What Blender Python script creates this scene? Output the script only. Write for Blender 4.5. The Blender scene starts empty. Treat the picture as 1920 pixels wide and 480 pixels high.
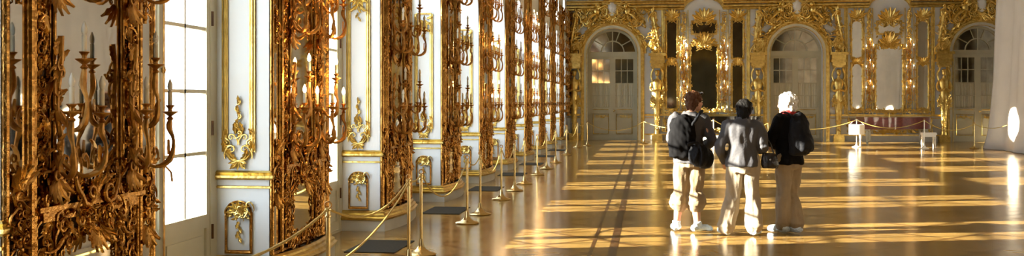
import bpy, bmesh, math, random
from mathutils import Vector, Matrix, noise
PI = math.pi
C = bpy.context.scene.collection

# ------------------------------------------------------------------ camera, sky, sun, exposure
EYE, F, YAW = 1.52, 1975.0, math.atan(252/1975)
SY, CY = math.sin(YAW), math.cos(YAW)
cam_d = bpy.data.cameras.new('camera'); cam = bpy.data.objects.new('camera', cam_d); C.objects.link(cam)
cam.location = (0, 0, EYE); cam.rotation_euler = (PI/2, 0, YAW)
cam_d.sensor_width = 36; cam_d.lens = F/1920*36; cam_d.shift_y = -50/1920; cam_d.clip_end = 400
bpy.context.scene.camera = cam
w = bpy.data.worlds.new('world'); bpy.context.scene.world = w; w.use_nodes = True
bg = w.node_tree.nodes['Background']; bg.inputs[0].default_value = (0.80, 0.90, 1.0, 1); bg.inputs[1].default_value = 6.2
sd = bpy.data.lights.new('sun', 'SUN'); sd.energy = 50; sd.color = (1.0, 0.89, 0.70); sd.angle = 0.009
sun = bpy.data.objects.new('sun', sd); C.objects.link(sun)
sun.rotation_euler = Vector((1, .27, -.286)).to_track_quat('-Z', 'Y').to_euler()
vs = bpy.context.scene.view_settings
vs.view_transform = 'Standard'; vs.look = 'None'; vs.gamma = 1; vs.use_curve_mapping = False; vs.exposure = 0.32
cy = bpy.context.scene.cycles
cy.max_bounces = 10; cy.diffuse_bounces = 5; cy.glossy_bounces = 6; cy.transparent_max_bounces = 12
cy.sample_clamp_indirect = 8; cy.caustics_reflective = False; cy.caustics_refractive = False

# ------------------------------------------------------------------ materials
def mat(name, col, rough=.5, metal=0, var=0, scale=6, bump=0, bscale=30, col2=None, emit=None, estr=0, coat=0, spec=.5, stretch=(1,1,1), sheen=0):
    if name in ('hair_black','dark_nylon','hair_brown'): spec = .15
    m = bpy.data.materials.new(name); m.use_nodes = True; nt = m.node_tree; p = nt.nodes['Principled BSDF']
    p.inputs['Base Color'].default_value = (*col, 1); p.inputs['Roughness'].default_value = rough
    p.inputs['Metallic'].default_value = metal; p.inputs['Coat Weight'].default_value = coat
    p.inputs['Specular IOR Level'].default_value = spec
    tc = nt.nodes.new('ShaderNodeTexCoord'); mp = nt.nodes.new('ShaderNodeMapping'); mp.inputs['Scale'].default_value = stretch
    nt.links.new(tc.outputs['Object'], mp.inputs[0])
    if var:
        n = nt.nodes.new('ShaderNodeTexNoise'); n.inputs['Scale'].default_value = scale; n.inputs['Detail'].default_value = 5
        nt.links.new(mp.outputs[0], n.inputs['Vector'])
        r = nt.nodes.new('ShaderNodeValToRGB'); r.color_ramp.elements[0].position = .32; r.color_ramp.elements[1].position = .68
        c2 = col2 or tuple(c*(1-var) for c in col)
        r.color_ramp.elements[0].color = (*c2, 1); r.color_ramp.elements[1].color = (*col, 1)
        nt.links.new(n.outputs[0], r.inputs[0]); nt.links.new(r.outputs[0], p.inputs['Base Color'])
    if bump:
        n = nt.nodes.new('ShaderNodeTexNoise'); n.inputs['Scale'].default_value = bscale; n.inputs['Detail'].default_value = 4
        nt.links.new(mp.outputs[0], n.inputs['Vector'])
        b = nt.nodes.new('ShaderNodeBump'); b.inputs['Strength'].default_value = bump; b.inputs['Distance'].default_value = .02
        nt.links.new(n.outputs[0], b.inputs['Height']); nt.links.new(b.outputs[0], p.inputs['Normal'])
    if emit:
        p.inputs['Emission Color'].default_value = (*emit, 1); p.inputs['Emission Strength'].default_value = estr
    return m
M = {}
M['gold'] = mat('gold', (.84,.66,.23), .30, 1, .3, 9, .35, 26, col2=(.56,.38,.10))
M['rgold'] = mat('red_gold', (.66,.36,.10), .21, 1, .4, 7, .4, 24, col2=(.26,.105,.02))
M['brown'] = mat('bole', (.12,.055,.02), .45, .4, .4, 10, .2)
M['brass'] = mat('brass', (.74,.58,.28), .22, 1, .15, 14)
M['white'] = mat('white_plaster', (.76,.80,.83), .5, 0, .05, 2)
M['cream'] = mat('cream_paint', (.66,.64,.50), .4, 0, .08, 3)
M['doorp'] = mat('door_paint', (.47,.45,.33), .38, 0, .12, 3)
M['mirror'] = mat('mirror_glass', (.80,.79,.72), .03, 1, .12, 2.5)
M['dmirror'] = mat('old_mirror', (.62,.56,.42), .06, 1, .35, 3)
M['bronze'] = mat('dark_gold', (.66,.38,.12), .36, 1, .35, 12, .3, 40, col2=(.30,.14,.04))
M['candle'] = mat('candle_wax', (.82,.78,.66), .45)
M['bulboff'] = mat('bulb_glass', (.80,.80,.76), .08, 0, spec=.8)
M['bulbon'] = mat('bulb_lit', (1,.8,.5), .3, emit=(1,.78,.42), estr=10)
M['ceiling'] = mat('ceiling_painting', (.72,.64,.52), .8, 0, .3, .5)
M['curtain'] = mat('white_curtain', (.60,.58,.46), .8, 0, .15, 5, stretch=(6,6,.4))
M['drape'] = mat('white_drape', (.80,.77,.70), .85, 0, .08, 1.2)
M['rope'] = mat('gold_rope', (.62,.47,.14), .5, .3, .3, 90)
M['piano'] = mat('red_mahogany', (.24,.045,.042), .42, 0, .4, 5, coat=.6, stretch=(1,4,4))
M['dimwall'] = mat('dimming_wall', (.13,.10,.06), .8, 0, .5, 1.5)  # made-up dark wall colour: darkens mirror reflections and lowers ambient light
M['black'] = mat('black_lacquer', (.012,.012,.013), .15, coat=.5)
M['dark'] = mat('dark_frieze', (.06,.07,.06), .5, 0, .4, 4)
M['matgrey'] = mat('grey_mat', (.045,.042,.033), .8, 0, .2, 30, spec=.1)
M['steel'] = mat('white_metal', (.75,.74,.70), .35)
M['shade'] = mat('white_drum', (.78,.78,.76), .6)
M['skin'] = mat('skin', (.62,.34,.23), .5)
M['hairb'] = mat('hair_brown', (.13,.055,.025), .5, 0, .5, 40, .6, 60, stretch=(3,3,1))
M['hairk'] = mat('hair_black', (.008,.007,.007), .6, 0, .3, 40, .6, 60, stretch=(3,3,1))
M['hairw'] = mat('hair_white', (.82,.80,.77), .7, 0, .2, 40, .9, 45)
M['khaki'] = mat('khaki', (.30,.225,.135), .85, 0, .15, 12, .15, 60)
M['beige'] = mat('beige_cloth', (.33,.28,.21), .85, 0, .12, 12, .15, 60)
M['tan'] = mat('tan_cloth', (.28,.225,.155), .85, 0, .12, 12, .15, 60)
M['greyj'] = mat('grey_jacket', (.060,.060,.070), .75, 0, .2, 9, .2, 40)
M['blackj'] = mat('black_knit', (.005,.005,.006), .9, spec=.1)
M['navy'] = mat('dark_nylon', (.010,.011,.015), .7, 0, .3, 9, .3, 30)
M['leather'] = mat('black_leather', (.02,.018,.02), .25, 0, 0, 1, .4, 25)
M['red'] = mat('red_scarf', (.45,.02,.02), .8)
M['cover'] = mat('shoe_cover', (.62,.76,.90), .4, 0, .1, 20, .6, 50)
M['stone'] = mat('plinth_paint', (.55,.55,.50), .5, 0, .15, 4)

def glass_mat():
    m = bpy.data.materials.new('window_glass'); m.use_nodes = True; nt = m.node_tree; nt.nodes.clear()
    o = nt.nodes.new('ShaderNodeOutputMaterial'); t = nt.nodes.new('ShaderNodeBsdfTransparent'); g = nt.nodes.new('ShaderNodeBsdfGlossy')
    t.inputs[0].default_value = (.96,.97,.97,1); g.inputs['Roughness'].default_value = .02
    mx = nt.nodes.new('ShaderNodeMixShader'); mx.inputs[0].default_value = .06
    nt.links.new(t.outputs[0], mx.inputs[1]); nt.links.new(g.outputs[0], mx.inputs[2]); nt.links.new(mx.outputs[0], o.inputs[0]); return m
M['glass'] = glass_mat()

def floor_mat():
    m = bpy.data.materials.new('parquet'); m.use_nodes = True; nt = m.node_tree; N = nt.nodes.new; L = nt.links.new
    p = nt.nodes['Principled BSDF']; tc = N('ShaderNodeTexCoord')
    def mapping(rot, sc):
        mp = N('ShaderNodeMapping'); mp.inputs['Rotation'].default_value = (0,0,rot); mp.inputs['Scale'].default_value = sc; L(tc.outputs['Object'], mp.inputs[0]); return mp
    # strips of wood in diagonal panels with a star-like inlay
    b1 = N('ShaderNodeTexBrick'); L(mapping(PI/4, (1,1,1)).outputs[0], b1.inputs['Vector'])
    b1.inputs['Scale'].default_value = 1.15; b1.inputs['Brick Width'].default_value = .9; b1.inputs['Row Height'].default_value = .9
    b1.offset = 0; b1.inputs['Mortar Size'].default_value = .045; b1.inputs['Mortar Smooth'].default_value = .2
    b1.inputs['Color1'].default_value = (.49,.335,.125,1); b1.inputs['Color2'].default_value = (.38,.245,.082,1); b1.inputs['Mortar'].default_value = (.20,.115,.04,1)
    b2 = N('ShaderNodeTexBrick'); L(mapping(0, (1,1,1)).outputs[0], b2.inputs['Vector'])
    b2.inputs['Scale'].default_value = 1.6; b2.inputs['Brick Width'].default_value = .55; b2.inputs['Row Height'].default_value = .12
    b2.inputs['Mortar Size'].default_value = .006
    b2.inputs['Color1'].default_value = (1.0,1.0,1.0,1); b2.inputs['Color2'].default_value = (.72,.66,.58,1); b2.inputs['Mortar'].default_value = (.4,.35,.3,1)
    mul = N('ShaderNodeMixRGB'); mul.blend_type = 'MULTIPLY'; mul.inputs[0].default_value = .8
    L(b1.outputs[0], mul.inputs[1]); L(b2.outputs[0], mul.inputs[2])
    n = N('ShaderNodeTexNoise'); n.inputs['Scale'].default_value = 1.3; n.inputs['Detail'].default_value = 6
    L(mapping(0, (1,1,1)).outputs[0], n.inputs['Vector'])
    r = N('ShaderNodeValToRGB'); r.color_ramp.elements[0].position=.3; r.color_ramp.elements[1].position=.7
    r.color_ramp.elements[0].color = (.62,.58,.52,1); r.color_ramp.elements[1].color = (1.1,1.08,1.0,1); L(n.outputs[0], r.inputs[0])
    mul2 = N('ShaderNodeMixRGB'); mul2.blend_type = 'MULTIPLY'; mul2.inputs[0].default_value = 1
    L(mul.outputs[0], mul2.inputs[1]); L(r.outputs[0], mul2.inputs[2]); L(mul2.outputs[0], p.inputs['Base Color'])
    rr = N('ShaderNodeMapRange'); rr.inputs['To Min'].default_value = .12; rr.inputs['To Max'].default_value = .24; L(n.outputs[0], rr.inputs[0]); L(rr.outputs[0], p.inputs['Roughness'])
    p.inputs['Specular IOR Level'].default_value = .45; p.inputs['Specular Tint'].default_value = (1,.86,.60,1); p.inputs['Coat Tint'].default_value = (1,.90,.70,1); p.inputs['Coat Weight'].default_value = .12; p.inputs['Coat Roughness'].default_value = .12
    bn = N('ShaderNodeTexNoise'); bn.inputs['Scale'].default_value = 3.0; bn.inputs['Detail'].default_value = 2; L(mapping(0, (1,1,1)).outputs[0], bn.inputs['Vector'])
    b = N('ShaderNodeBump'); b.inputs['Strength'].default_value = .12; b.inputs['Distance'].default_value = .02; L(bn.outputs[0], b.inputs['Height'])
    L(b.outputs[0], p.inputs['Normal']); L(b.outputs[0], p.inputs['Coat Normal'])
    return m
M['floor'] = floor_mat()

# ------------------------------------------------------------------ mesh helpers
class MB:
    def __init__(s, m=None): s.v=[]; s.f=[]; s.m=m
    def add(s, vs, fs):
        k=len(s.v); s.v += [(s.m @ Vector(v)) if s.m else Vector(v) for v in vs]; s.f += [tuple(i+k for i in f) for f in fs]; return s
    def box(s, a, b):
        x0,y0,z0=a; x1,y1,z1=b
        return s.add([(x0,y0,z0),(x1,y0,z0),(x1,y1,z0),(x0,y1,z0),(x0,y0,z1),(x1,y0,z1),(x1,y1,z1),(x0,y1,z1)],
                     [(0,3,2,1),(4,5,6,7),(0,1,5,4),(1,2,6,5),(2,3,7,6),(3,0,4,7)])
    def tube(s, pts, rad, n=6, sq=1.0, up=(0,0,1)):
        # tapered tube along pts; radii rad (number or list); sq squashes along `up`
        pts=[Vector(p) for p in pts]; m=len(pts)
        if not isinstance(rad,(list,tuple)): rad=[rad]*m
        V=[]; Fc=[]; U=Vector(up); side=None
        for i,p in enumerate(pts):
            t=(pts[min(i+1,m-1)]-pts[max(i-1,0)])
            if t.length<1e-9: t=Vector((0,0,1))
            t.normalize(); a=t.cross(U)
            if a.length<.05: a=side if side is not None else t.orthogonal()
            a=a.normalized(); 
            if side is not None and a.dot(side)<0: a=-a
            side=a; b=a.cross(t).normalized()
            for k in range(n):
                an=2*PI*k/n; V.append(p+a*math.cos(an)*rad[i]+b*math.sin(an)*rad[i]*sq)
        for i in range(m-1):
            for k in range(n):
                k2=(k+1)%n; Fc.append((i*n+k,i*n+k2,(i+1)*n+k2,(i+1)*n+k))
        Fc.append(tuple(range(n))[::-1]); Fc.append(tuple((m-1)*n+k for k in range(n)))
        return s.add(V,Fc)
    def ell(s, c, r, n=10, m=7, rot=None):
        V=[];Fc=[]
        for i in range(m+1):
            th=PI*i/m
            for k in range(n):
                ph=2*PI*k/n; q=Vector((r[0]*math.sin(th)*math.cos(ph), r[1]*math.sin(th)*math.sin(ph), r[2]*math.cos(th)))
                if rot: q=rot@q
                V.append(Vector(c)+q)
        for i in range(m):
            for k in range(n): Fc.append((i*n+k,(i+1)*n+k,(i+1)*n+(k+1)%n,i*n+(k+1)%n))
        return s.add(V,Fc)
    def lathe(s, prof, c=(0,0,0), n=16):
        V=[];Fc=[]
        for r,z in prof:
            for k in range(n): V.append((c[0]+r*math.cos(2*PI*k/n), c[1]+r*math.sin(2*PI*k/n), c[2]+z))
        m=len(prof)
        for i in range(m-1):
            for k in range(n): Fc.append((i*n+k,i*n+(k+1)%n,(i+1)*n+(k+1)%n,(i+1)*n+k))
        Fc.append(tuple(range(n))[::-1]); Fc.append(tuple((m-1)*n+k for k in range(n)))
        return s.add(V,Fc)
    def loft(s, rings, n=20):
        # rings: (center, rx, ry) horizontal ellipses, or (center, rx, ry, rotz)
        V=[];Fc=[];m=len(rings)
        for r in rings:
            c,rx,ry=r[:3]; a=r[3] if len(r)>3 else 0
            for k in range(n):
                x=rx*math.cos(2*PI*k/n); y=ry*math.sin(2*PI*k/n)
                V.append((c[0]+x*math.cos(a)-y*math.sin(a), c[1]+x*math.sin(a)+y*math.cos(a), c[2]))
        for i in range(m-1):
            for k in range(n): Fc.append((i*n+k,i*n+(k+1)%n,(i+1)*n+(k+1)%n,(i+1)*n+k))
        Fc.append(tuple(range(n))[::-1]); Fc.append(tuple((m-1)*n+k for k in range(n)))
        return s.add(V,Fc)
    def prism(s, poly, w0, w1, ax='w'):
        # polygon in the (u,v) plane of local (x,z), thickness along local y from w0 to w1
        n=len(poly); V=[(u,w0,v) for u,v in poly]+[(u,w1,v) for u,v in poly]
        return s.add(V,[tuple(range(n)),tuple(range(2*n-1,n-1,-1))]+[(i,i+n,(i+1)%n+n,(i+1)%n) for i in range(n)])
    def build(s, name, m, parent=None, smooth=True):
        me=bpy.data.meshes.new(name); me.from_pydata([tuple(v) for v in s.v],[],s.f); me.update()
        bm=bmesh.new(); bm.from_mesh(me); bmesh.ops.recalc_face_normals(bm, faces=bm.faces); bm.to_mesh(me); bm.free()
        if smooth:
            me.polygons.foreach_set('use_smooth',[True]*len(me.polygons))
            try: me.set_sharp_from_angle(angle=math.radians(42))
            except Exception: pass
        me.materials.append(M[m] if isinstance(m,str) else m)
        o=bpy.data.objects.new(name, me); C.objects.link(o)
        if parent: o.parent=parent
        return o
def tag(o, label=None, cat=None, group=None, kind=None):
    if label: o['label']=label
    if cat: o['category']=cat
    if group: o['group']=group
    if kind: o['kind']=kind
    return o
def empty(name, loc=(0,0,0), rz=0, **k):
    o=bpy.data.objects.new(name,None); C.objects.link(o); o.location=loc; o.rotation_euler=(0,0,rz); o.empty_display_size=.1
    return tag(o, **k)
KIDS={}
def copy_tree(o, parent=None):
    c=o.copy(); C.objects.link(c)
    if parent: c.parent=parent
    for ch in [x for x in o.children]: copy_tree(ch, c)
    return c

# ornament vocabulary: local u = x (along wall), v = z (up), wall normal towards the room = -y
def W(u,v,d): return (u,-d,v)
def scroll(mb, c, size, ang, hand=1, d=.02, th=.15, turns=1.25, tail=1.0, n=5, steps=15):
    pts=[];rad=[]
    for i in range(steps):
        t=i/(steps-1)
        if t<.35:
            q=t/.35; r=size*(1+tail*(1-q)*.9); a=-hand*(1-q)*.9
        else:
            q=(t-.35)/.65; r=size*math.exp(-1.5*q); a=hand*q*turns*2*PI
        aa=ang+a; pts.append(W(c[0]+r*math.cos(aa), c[1]+r*math.sin(aa), d+size*.35*t)); rad.append(size*th*(.45+.55*math.sin(PI*min(1,t*1.25)) if t<.8 else .55+.9*(t-.8)))
    mb.tube(pts,rad,n,1.0,(0,1,0))
def leaf(mb, p, ang, L, wd, d=.02, lift=.5, bend=.5, lobes=3, steps=9):
    V=[];Fc=[];cu,cv=p;a=ang
    for i in range(steps):
        t=i/(steps-1); a=ang+bend*t; 
        if i: cu+=math.cos(a)*L/(steps-1); cv+=math.sin(a)*L/(steps-1)
        wv=wd*max(.22 if t<.99 else .05,math.sin(PI*min(.97,t*.78+.14))**.7)*(1+.32*math.sin(lobes*2*PI*t))
        dd=d+lift*L*t*t*.55
        nx,ny=-math.sin(a),math.cos(a)
        V+= [W(cu+nx*wv,cv+ny*wv,dd-.1*wd), W(cu+nx*wv*.5,cv+ny*wv*.5,dd+wd*.3), W(cu,cv,dd+wd*.05), W(cu-nx*wv*.5,cv-ny*wv*.5,dd+wd*.3), W(cu-nx*wv,cv-ny*wv,dd-.1*wd), W(cu,cv,dd-wd*.45)]
    for i in range(steps-1):
        for k in range(6): Fc.append((i*6+k,i*6+(k+1)%6,i*6+6+(k+1)%6,i*6+6+k))
    Fc+=[tuple(range(6)),tuple(range(6*steps-1,6*steps-7,-1))]
    mb.add(V,Fc)
def fan(mb, c, r, a0, a1, n=7, d=.02, wd=.16):
    for i in range(n):
        a=a0+(a1-a0)*i/(n-1); leaf(mb,(c[0]+.15*r*math.cos(a),c[1]+.15*r*math.sin(a)),a,r,r*wd,d,.45,0,2,6)
def garland(mb, path, size, rnd, dens=1.0, d=.02, dj=.02, lf=1.0):
    # scrolls and leaves strung along a polyline
    P=[Vector((a,b)) for a,b in path]
    for i in range(len(P)-1):
        a,b=P[i],P[i+1]; L=(b-a).length; n=max(1,int(L/size*1.5*dens)); t=(b-a).normalized(); nn=Vector((-t.y,t.x)); ta=math.atan2(t.y,t.x)
        for k in range(n):
            q=a+(b-a)*((k+rnd.random())/n); sd=1 if (k%2) else -1; q=q+nn*sd*size*.25*rnd.random()
            if rnd.random()<.55: scroll(mb,q,size*rnd.uniform(.36,.60),ta+rnd.uniform(-.8,.8),sd,d+rnd.random()*dj,.2,1.1,1.0,5,12)
            else: leaf(mb,q,ta+sd*rnd.uniform(.3,1.2),size*rnd.uniform(.6,1.1),size*rnd.uniform(.20,.33),d+rnd.random()*dj,lf*rnd.uniform(.3,.9),-sd*rnd.uniform(.3,1.4),3,8)
def cluster(mb, c, rx, ry, n, size, rnd, d=.03, dome=.08):
    for k in range(n):
        r=math.sqrt(rnd.random()); a=rnd.random()*2*PI; q=(c[0]+rx*r*math.cos(a), c[1]+ry*r*math.sin(a)); dd=d+dome*(1-r*r)*rnd.random()
        out=math.atan2(q[1]-c[1],(q[0]-c[0])+1e-6)
        if rnd.random()<.55: scroll(mb,q,size*rnd.uniform(.5,.9),rnd.random()*6.28,rnd.choice((-1,1)),dd,.22,1.2,1.1,5,13)
        else: leaf(mb,q,out+rnd.uniform(-.9,.9),size*rnd.uniform(.8,1.3),size*rnd.uniform(.22,.36),dd,rnd.uniform(.3,1),rnd.uniform(-1.6,1.6),3,8)
def pair(name, m, parent, fn):
    t=MB(); fn(t); u=MB(); u.add([(-v.x,v.y,v.z) for v in t.v],[f[::-1] for f in t.f])
    return t.build(name,m,parent), u.build(name,m,parent)
def mir(mb0, fn):
    # fn draws on a builder; result is mirrored in u as well
    t=MB(); fn(t); mb0.add(t.v,t.f); mb0.add([(-v.x,v.y,v.z) for v in t.v],[f[::-1] for f in t.f])
def arc(cx, cz, r, a0, a1, n, d=0): return [W(cx+r*math.cos(a0+(a1-a0)*i/n), cz+r*math.sin(a0+(a1-a0)*i/n), d) for i in range(n+1)]

# matrices: wall on the left faces +X (u -> +Y... reversed so that u grows towards the camera's right), far wall faces -Y
def left_matrix(y, x=-3.10): return Matrix.Translation((x,y,0)) @ Matrix.Rotation(PI/2,4,'Z')   # local x->+Y, local -y -> +X
D=41.3
def FX(px): u=(px-960)/F; return (u*D*CY-D*SY)/(CY+u*SY)
def FS(px): x=FX(px); return F/(-x*SY+D*CY)        # pixels per metre there
def FZ(py,px=1400): return EYE+(190-py)/FS(px)

# ------------------------------------------------------------------ the room
XL, XR, YB, ZC = -3.10, 14.2, -6.0, 9.3
P0, PER, PW = 8.40, 3.66, 1.56
RD=.48
o=MB().add([(-6,YB-1,0),(XR+.3,YB-1,0),(XR+.3,D+1,0),(-6,D+1,0),(-6,YB-1,-.2),(XR+.3,YB-1,-.2),(XR+.3,D+1,-.2),(-6,D+1,-.2)],[(0,1,2,3),(7,6,5,4),(0,4,5,1),(1,5,6,2),(2,6,7,3),(3,7,4,0)]).build('floor','floor',smooth=False); tag(o,kind='structure')
# two dark inlay lines of the parquet that run down the hall and the ones beside the right side
for k,(x,wd) in enumerate(((-.34,.042),(-.56,.018),(8.6,.055))):
    tag(MB().box((x-wd,YB,0),(x+wd,D,.0025)).build('trim_%d'%(20+k),M['brown'] if 0 else mat('dark_inlay_%d'%k,(.075,.036,.014),.2,0,.3,6),smooth=False),kind='structure')
o=MB().box((-3.7,YB,ZC),(XR+.2,D+.2,ZC+.2)).build('ceiling','ceiling',smooth=False); tag(o,kind='structure')

WZ=[.59,1.10,1.60,2.11,2.60]; SPR=2.95; NA=16
def arched(mb, u0, u1, c, half, z0, spring, ztop, depth, cap=None):
    """wall face (w=0) from u0..u1 with an arched opening of half width `half` centred on c, plus its reveal"""
    mb.add([W(u0,z0,0),W(c-half,z0,0),W(c-half,spring,0),W(c-half,ztop,0),W(u0,ztop,0)],[(0,1,2,3,4)])
    mb.add([W(c+half,z0,0),W(u1,z0,0),W(u1,ztop,0),W(c+half,ztop,0),W(c+half,spring,0)],[(0,1,2,3,4)])
    A=[(c-half*math.cos(PI*i/NA), spring+half*math.sin(PI*i/NA)) for i in range(NA+1)]
    for i in range(NA):
        a,b=A[i],A[i+1]; mb.add([W(*a,0),W(*b,0),W(b[0],ztop,0),W(a[0],ztop,0)],[(0,1,2,3)]); mb.add([W(*a,0),W(*b,0),W(*b,-depth),W(*a,-depth)],[(3,2,1,0)])
    for sx in (-1,1): mb.add([W(c+sx*half,z0,0),W(c+sx*half,spring,0),W(c+sx*half,spring,-depth),W(c+sx*half,z0,-depth)],[(0,1,2,3)])
wl=MB()
OP=[]   # window openings (y0,y1)
for k in range(-3,10): OP.append((6.30+PER*k, 8.40+PER*k if k<9 else 40.42))
for (a,b) in OP:
    c=(a+b)/2; h=(b-a)/2; m=MB(left_matrix(0)); u0=a-PW/2; u1=b+PW/2
    if b>D-1: u1=D
    if a<-4: u0=YB
    arched(m,u0,u1,c,h,0,SPR,4.2,RD)
    # upper oval window
    zc_,rz_=4.95,.60; n=20; ru=min(.78,h-.08)
    ring=[(c+ru*math.cos(2*PI*i/n), zc_+rz_*math.sin(2*PI*i/n)) for i in range(n)]
    for i in range(n):
        p,q=ring[i],ring[(i+1)%n]
        def out(p):
            du,dv=p[0]-c,p[1]-zc_; s=min(((u1-c) if du>0 else (c-u0))/max(abs(du),1e-6), (6.3-zc_ if dv>0 else zc_-4.2)/max(abs(dv),1e-6)); return (c+du*s, zc_+dv*s)
        P,Q=out(p),out(q)
        m.add([W(*p,0),W(*q,0),W(*Q,0),W(*P,0)],[(0,1,2,3)]); m.add([W(*p,0),W(*q,0),W(*q,-RD),W(*p,-RD)],[(0,1,2,3)])
        corner=None
        if abs(P[0]-Q[0])>1e-6 and abs(P[1]-Q[1])>1e-6:
            cu=u1 if (p[0]+q[0])/2>c else u0; cv=6.3 if (p[1]+q[1])/2>zc_ else 4.2; m.add([W(*P,0),W(*Q,0),W(cu,cv,0)],[(0,1,2)])
    m.add([W(u0,6.3,0),W(u1,6.3,0),W(u1,ZC,0),W(u0,ZC,0)],[(0,1,2,3)])
    wl.add(m.v,m.f)
tag(wl.build('wall_left','white',smooth=False),kind='structure')
tag(MB().box((XR,YB,0),(XR+.2,D+.2,ZC)).build('wall_right','white',smooth=False),kind='structure')
# corner pilaster strip on the left end of the far wall is made with the far wall

# base, chair rail and reveal trims of every pier in view
def sweep(mb, path, prof):
    """path: plan points (x,y) ; prof: (offset outward (left of travel), z)"""
    n=len(path); V=[];Fc=[];m=len(prof)
    for i,(x,y) in enumerate(path):
        a=Vector(path[max(i-1,0)]); b=Vector(path[min(i+1,n-1)]); p=Vector((x,y))
        t1=(p-a).normalized() if i else (b-p).normalized(); t2=(b-p).normalized() if i<n-1 else t1
        n1=Vector((t1.y,-t1.x)); n2=Vector((t2.y,-t2.x)); nn=(n1+n2); nn=nn/max(.4,nn.dot(n1))
        for o_,z in prof: V.append((x+nn.x*o_, y+nn.y*o_, z))
    for i in range(n-1):
        for k in range(m-1): Fc.append((i*m+k,(i+1)*m+k,(i+1)*m+k+1,i*m+k+1))
    mb.add(V,Fc)
NTR=40
for k in range(-1,9):
    y0=P0+PER*k; y1=y0+PW
    path=[(XL-RD+.02,y0),(XL+.02,y0)]+[(XL+.02+.075*math.sin(PI*i/8),y0+PW*i/8) for i in range(1,8)]+[(XL+.02,y1),(XL-RD+.02,y1)]
    b=MB(); sweep(b,path,[(0,0),(.06,0),(.06,.13),(.03,.13),(.0,.13)]); b=b.build('baseboard_pier_%d'%(k+2),'stone',smooth=False); tag(b,kind='structure')
    g=MB(); sweep(g,path,[(0,.13),(.075,.13),(.085,.155),(.06,.17),(.06,.19),(.035,.205),(.035,.225),(.012,.24),(0,.24)]); tag(g.build('trim_%d'%(NTR+k*3+3),'gold',smooth=False),kind='structure')
    rp=[(XL-RD+.02,y0),(XL,y0),(XL,y0+.10)]
    r=MB(); sweep(r,rp,[(0,.868),(.03,.87),(.048,.885),(.048,.905),(.03,.918),(.038,.93),(.015,.945),(0,.945)]); sweep(r,rp,[(0,.795),(.016,.80),(.016,.815),(0,.82)])
    tag(r.build('trim_%d'%(NTR+k*3+4),'gold',smooth=False),kind='structure')

# windows
def lbox(mb,u0,u1,z0,z1,d0,d1): mb.box((u0,-d1,z0),(u1,-d0,z1))
def window(idx,a,b):
    root=empty('window_%d'%idx,(XL-RD,(a+b)/2,0),PI/2,kind='structure'); h=(b-a)/2
    fr=MB(); lbox(fr,-h,-h+.13,0,SPR,-.08,.03); lbox(fr,h-.13,h,0,SPR,-.08,.03); lbox(fr,-h+.13,h-.13,2.64,2.80,-.08,.035); lbox(fr,-.045,.045,0,2.64,-.08,.05)
    fr.tube(arc(0,SPR,h-.06,0,PI,20,-.02),.07,6,1,(0,1,0)); lbox(fr,-h+.13,h-.13,0,.03,-.08,.03)
    fr.build('window_frame','cream',root,False)
    for s in (-1,1):
        cs=MB(); u0,u1=(.045,h-.13); q=lambda a,b: (a,b) if s>0 else (-b,-a)
        lbox(cs,*q(u0,u0+.06),.03,2.64,-.05,.02); lbox(cs,*q(u1-.06,u1),.03,2.64,-.05,.02)
        lbox(cs,*q(u0+.06,u1-.06),.03,.13,-.05,.02); lbox(cs,*q(u0+.06,u1-.06),.49,.60,-.05,.025); lbox(cs,*q(u0+.06,u1-.06),.13,.49,-.045,.0)
        lbox(cs,*q(u0+.12,u1-.12),.19,.43,0,.012); lbox(cs,*q(u0+.06,u1-.06),2.58,2.64,-.05,.02)
        mid=(u0+u1)/2; lbox(cs,*q(mid-.014,mid+.014),.60,2.6,-.03,.01)
        for z in WZ[1:4]: lbox(cs,*q(u0+.06,u1-.06),z-.014,z+.014,-.03,.01)
        cs=cs.build('casement','cream',root,False)
        if s>0 and idx>1:
            hg=MB(); 
            for z in (.45,1.3,2.2): hg.tube([W(u1+.02,z-.06,.035),W(u1+.02,z+.06,.035)],.012,6)
            hg.build('hinge','brown',root)
        g=MB(); lbox(g,*q(u0+.06,u1-.06),.60,2.58,-.022,-.016); g.build('pane','glass',root,False)
    es=MB(); es.tube([W(.0,.1,.065),W(0,2.6,.065)],.008,6)
    for z in (.35,1.05,1.75,2.4): es.ell(W(0,z,.065),(.016,.016,.03),8,6)
    es.tube([W(0,1.05,.07),W(.02,1.0,.11),W(.02,.93,.12)],.008,6); es.build('window_bolt','bronze',root)
    fl=MB(); hh=h-.12
    for aa in (PI*.25,PI*.5,PI*.75): fl.tube([W(min(.38,h*.4)*math.cos(aa),SPR+min(.38,h*.4)*math.sin(aa)-.1,-.02),W(hh*math.cos(aa),SPR+hh*math.sin(aa),-.02)],.014,4)
    fl.tube(arc(0,SPR-.1,min(.38,h*.4),0,PI,12,-.02),.014,4); fl.build('fanlight','cream',root,False)
    g=MB(); g.prism([(hh*math.cos(PI*i/16),SPR+hh*math.sin(PI*i/16)) for i in range(17)]+[(-hh,2.8),(hh,2.8)],.016,.022); g.build('pane','glass',root,False)
    ov=MB(); zc_=4.95; rw=min(.78,h-.08); ov.tube([W((rw-.04)*math.cos(2*PI*i/20),zc_+.56*math.sin(2*PI*i/20),-.02) for i in range(21)],.05,6,1,(0,1,0)); lbox(ov,-.015,.015,zc_-.54,zc_+.54,-.03,0); lbox(ov,-rw+.05,rw-.05,zc_-.015,zc_+.015,-.03,0); ov.build('upper_frame','cream',root,False)
for i,(a,b) in enumerate(OP): window(i+1,a,b)

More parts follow.
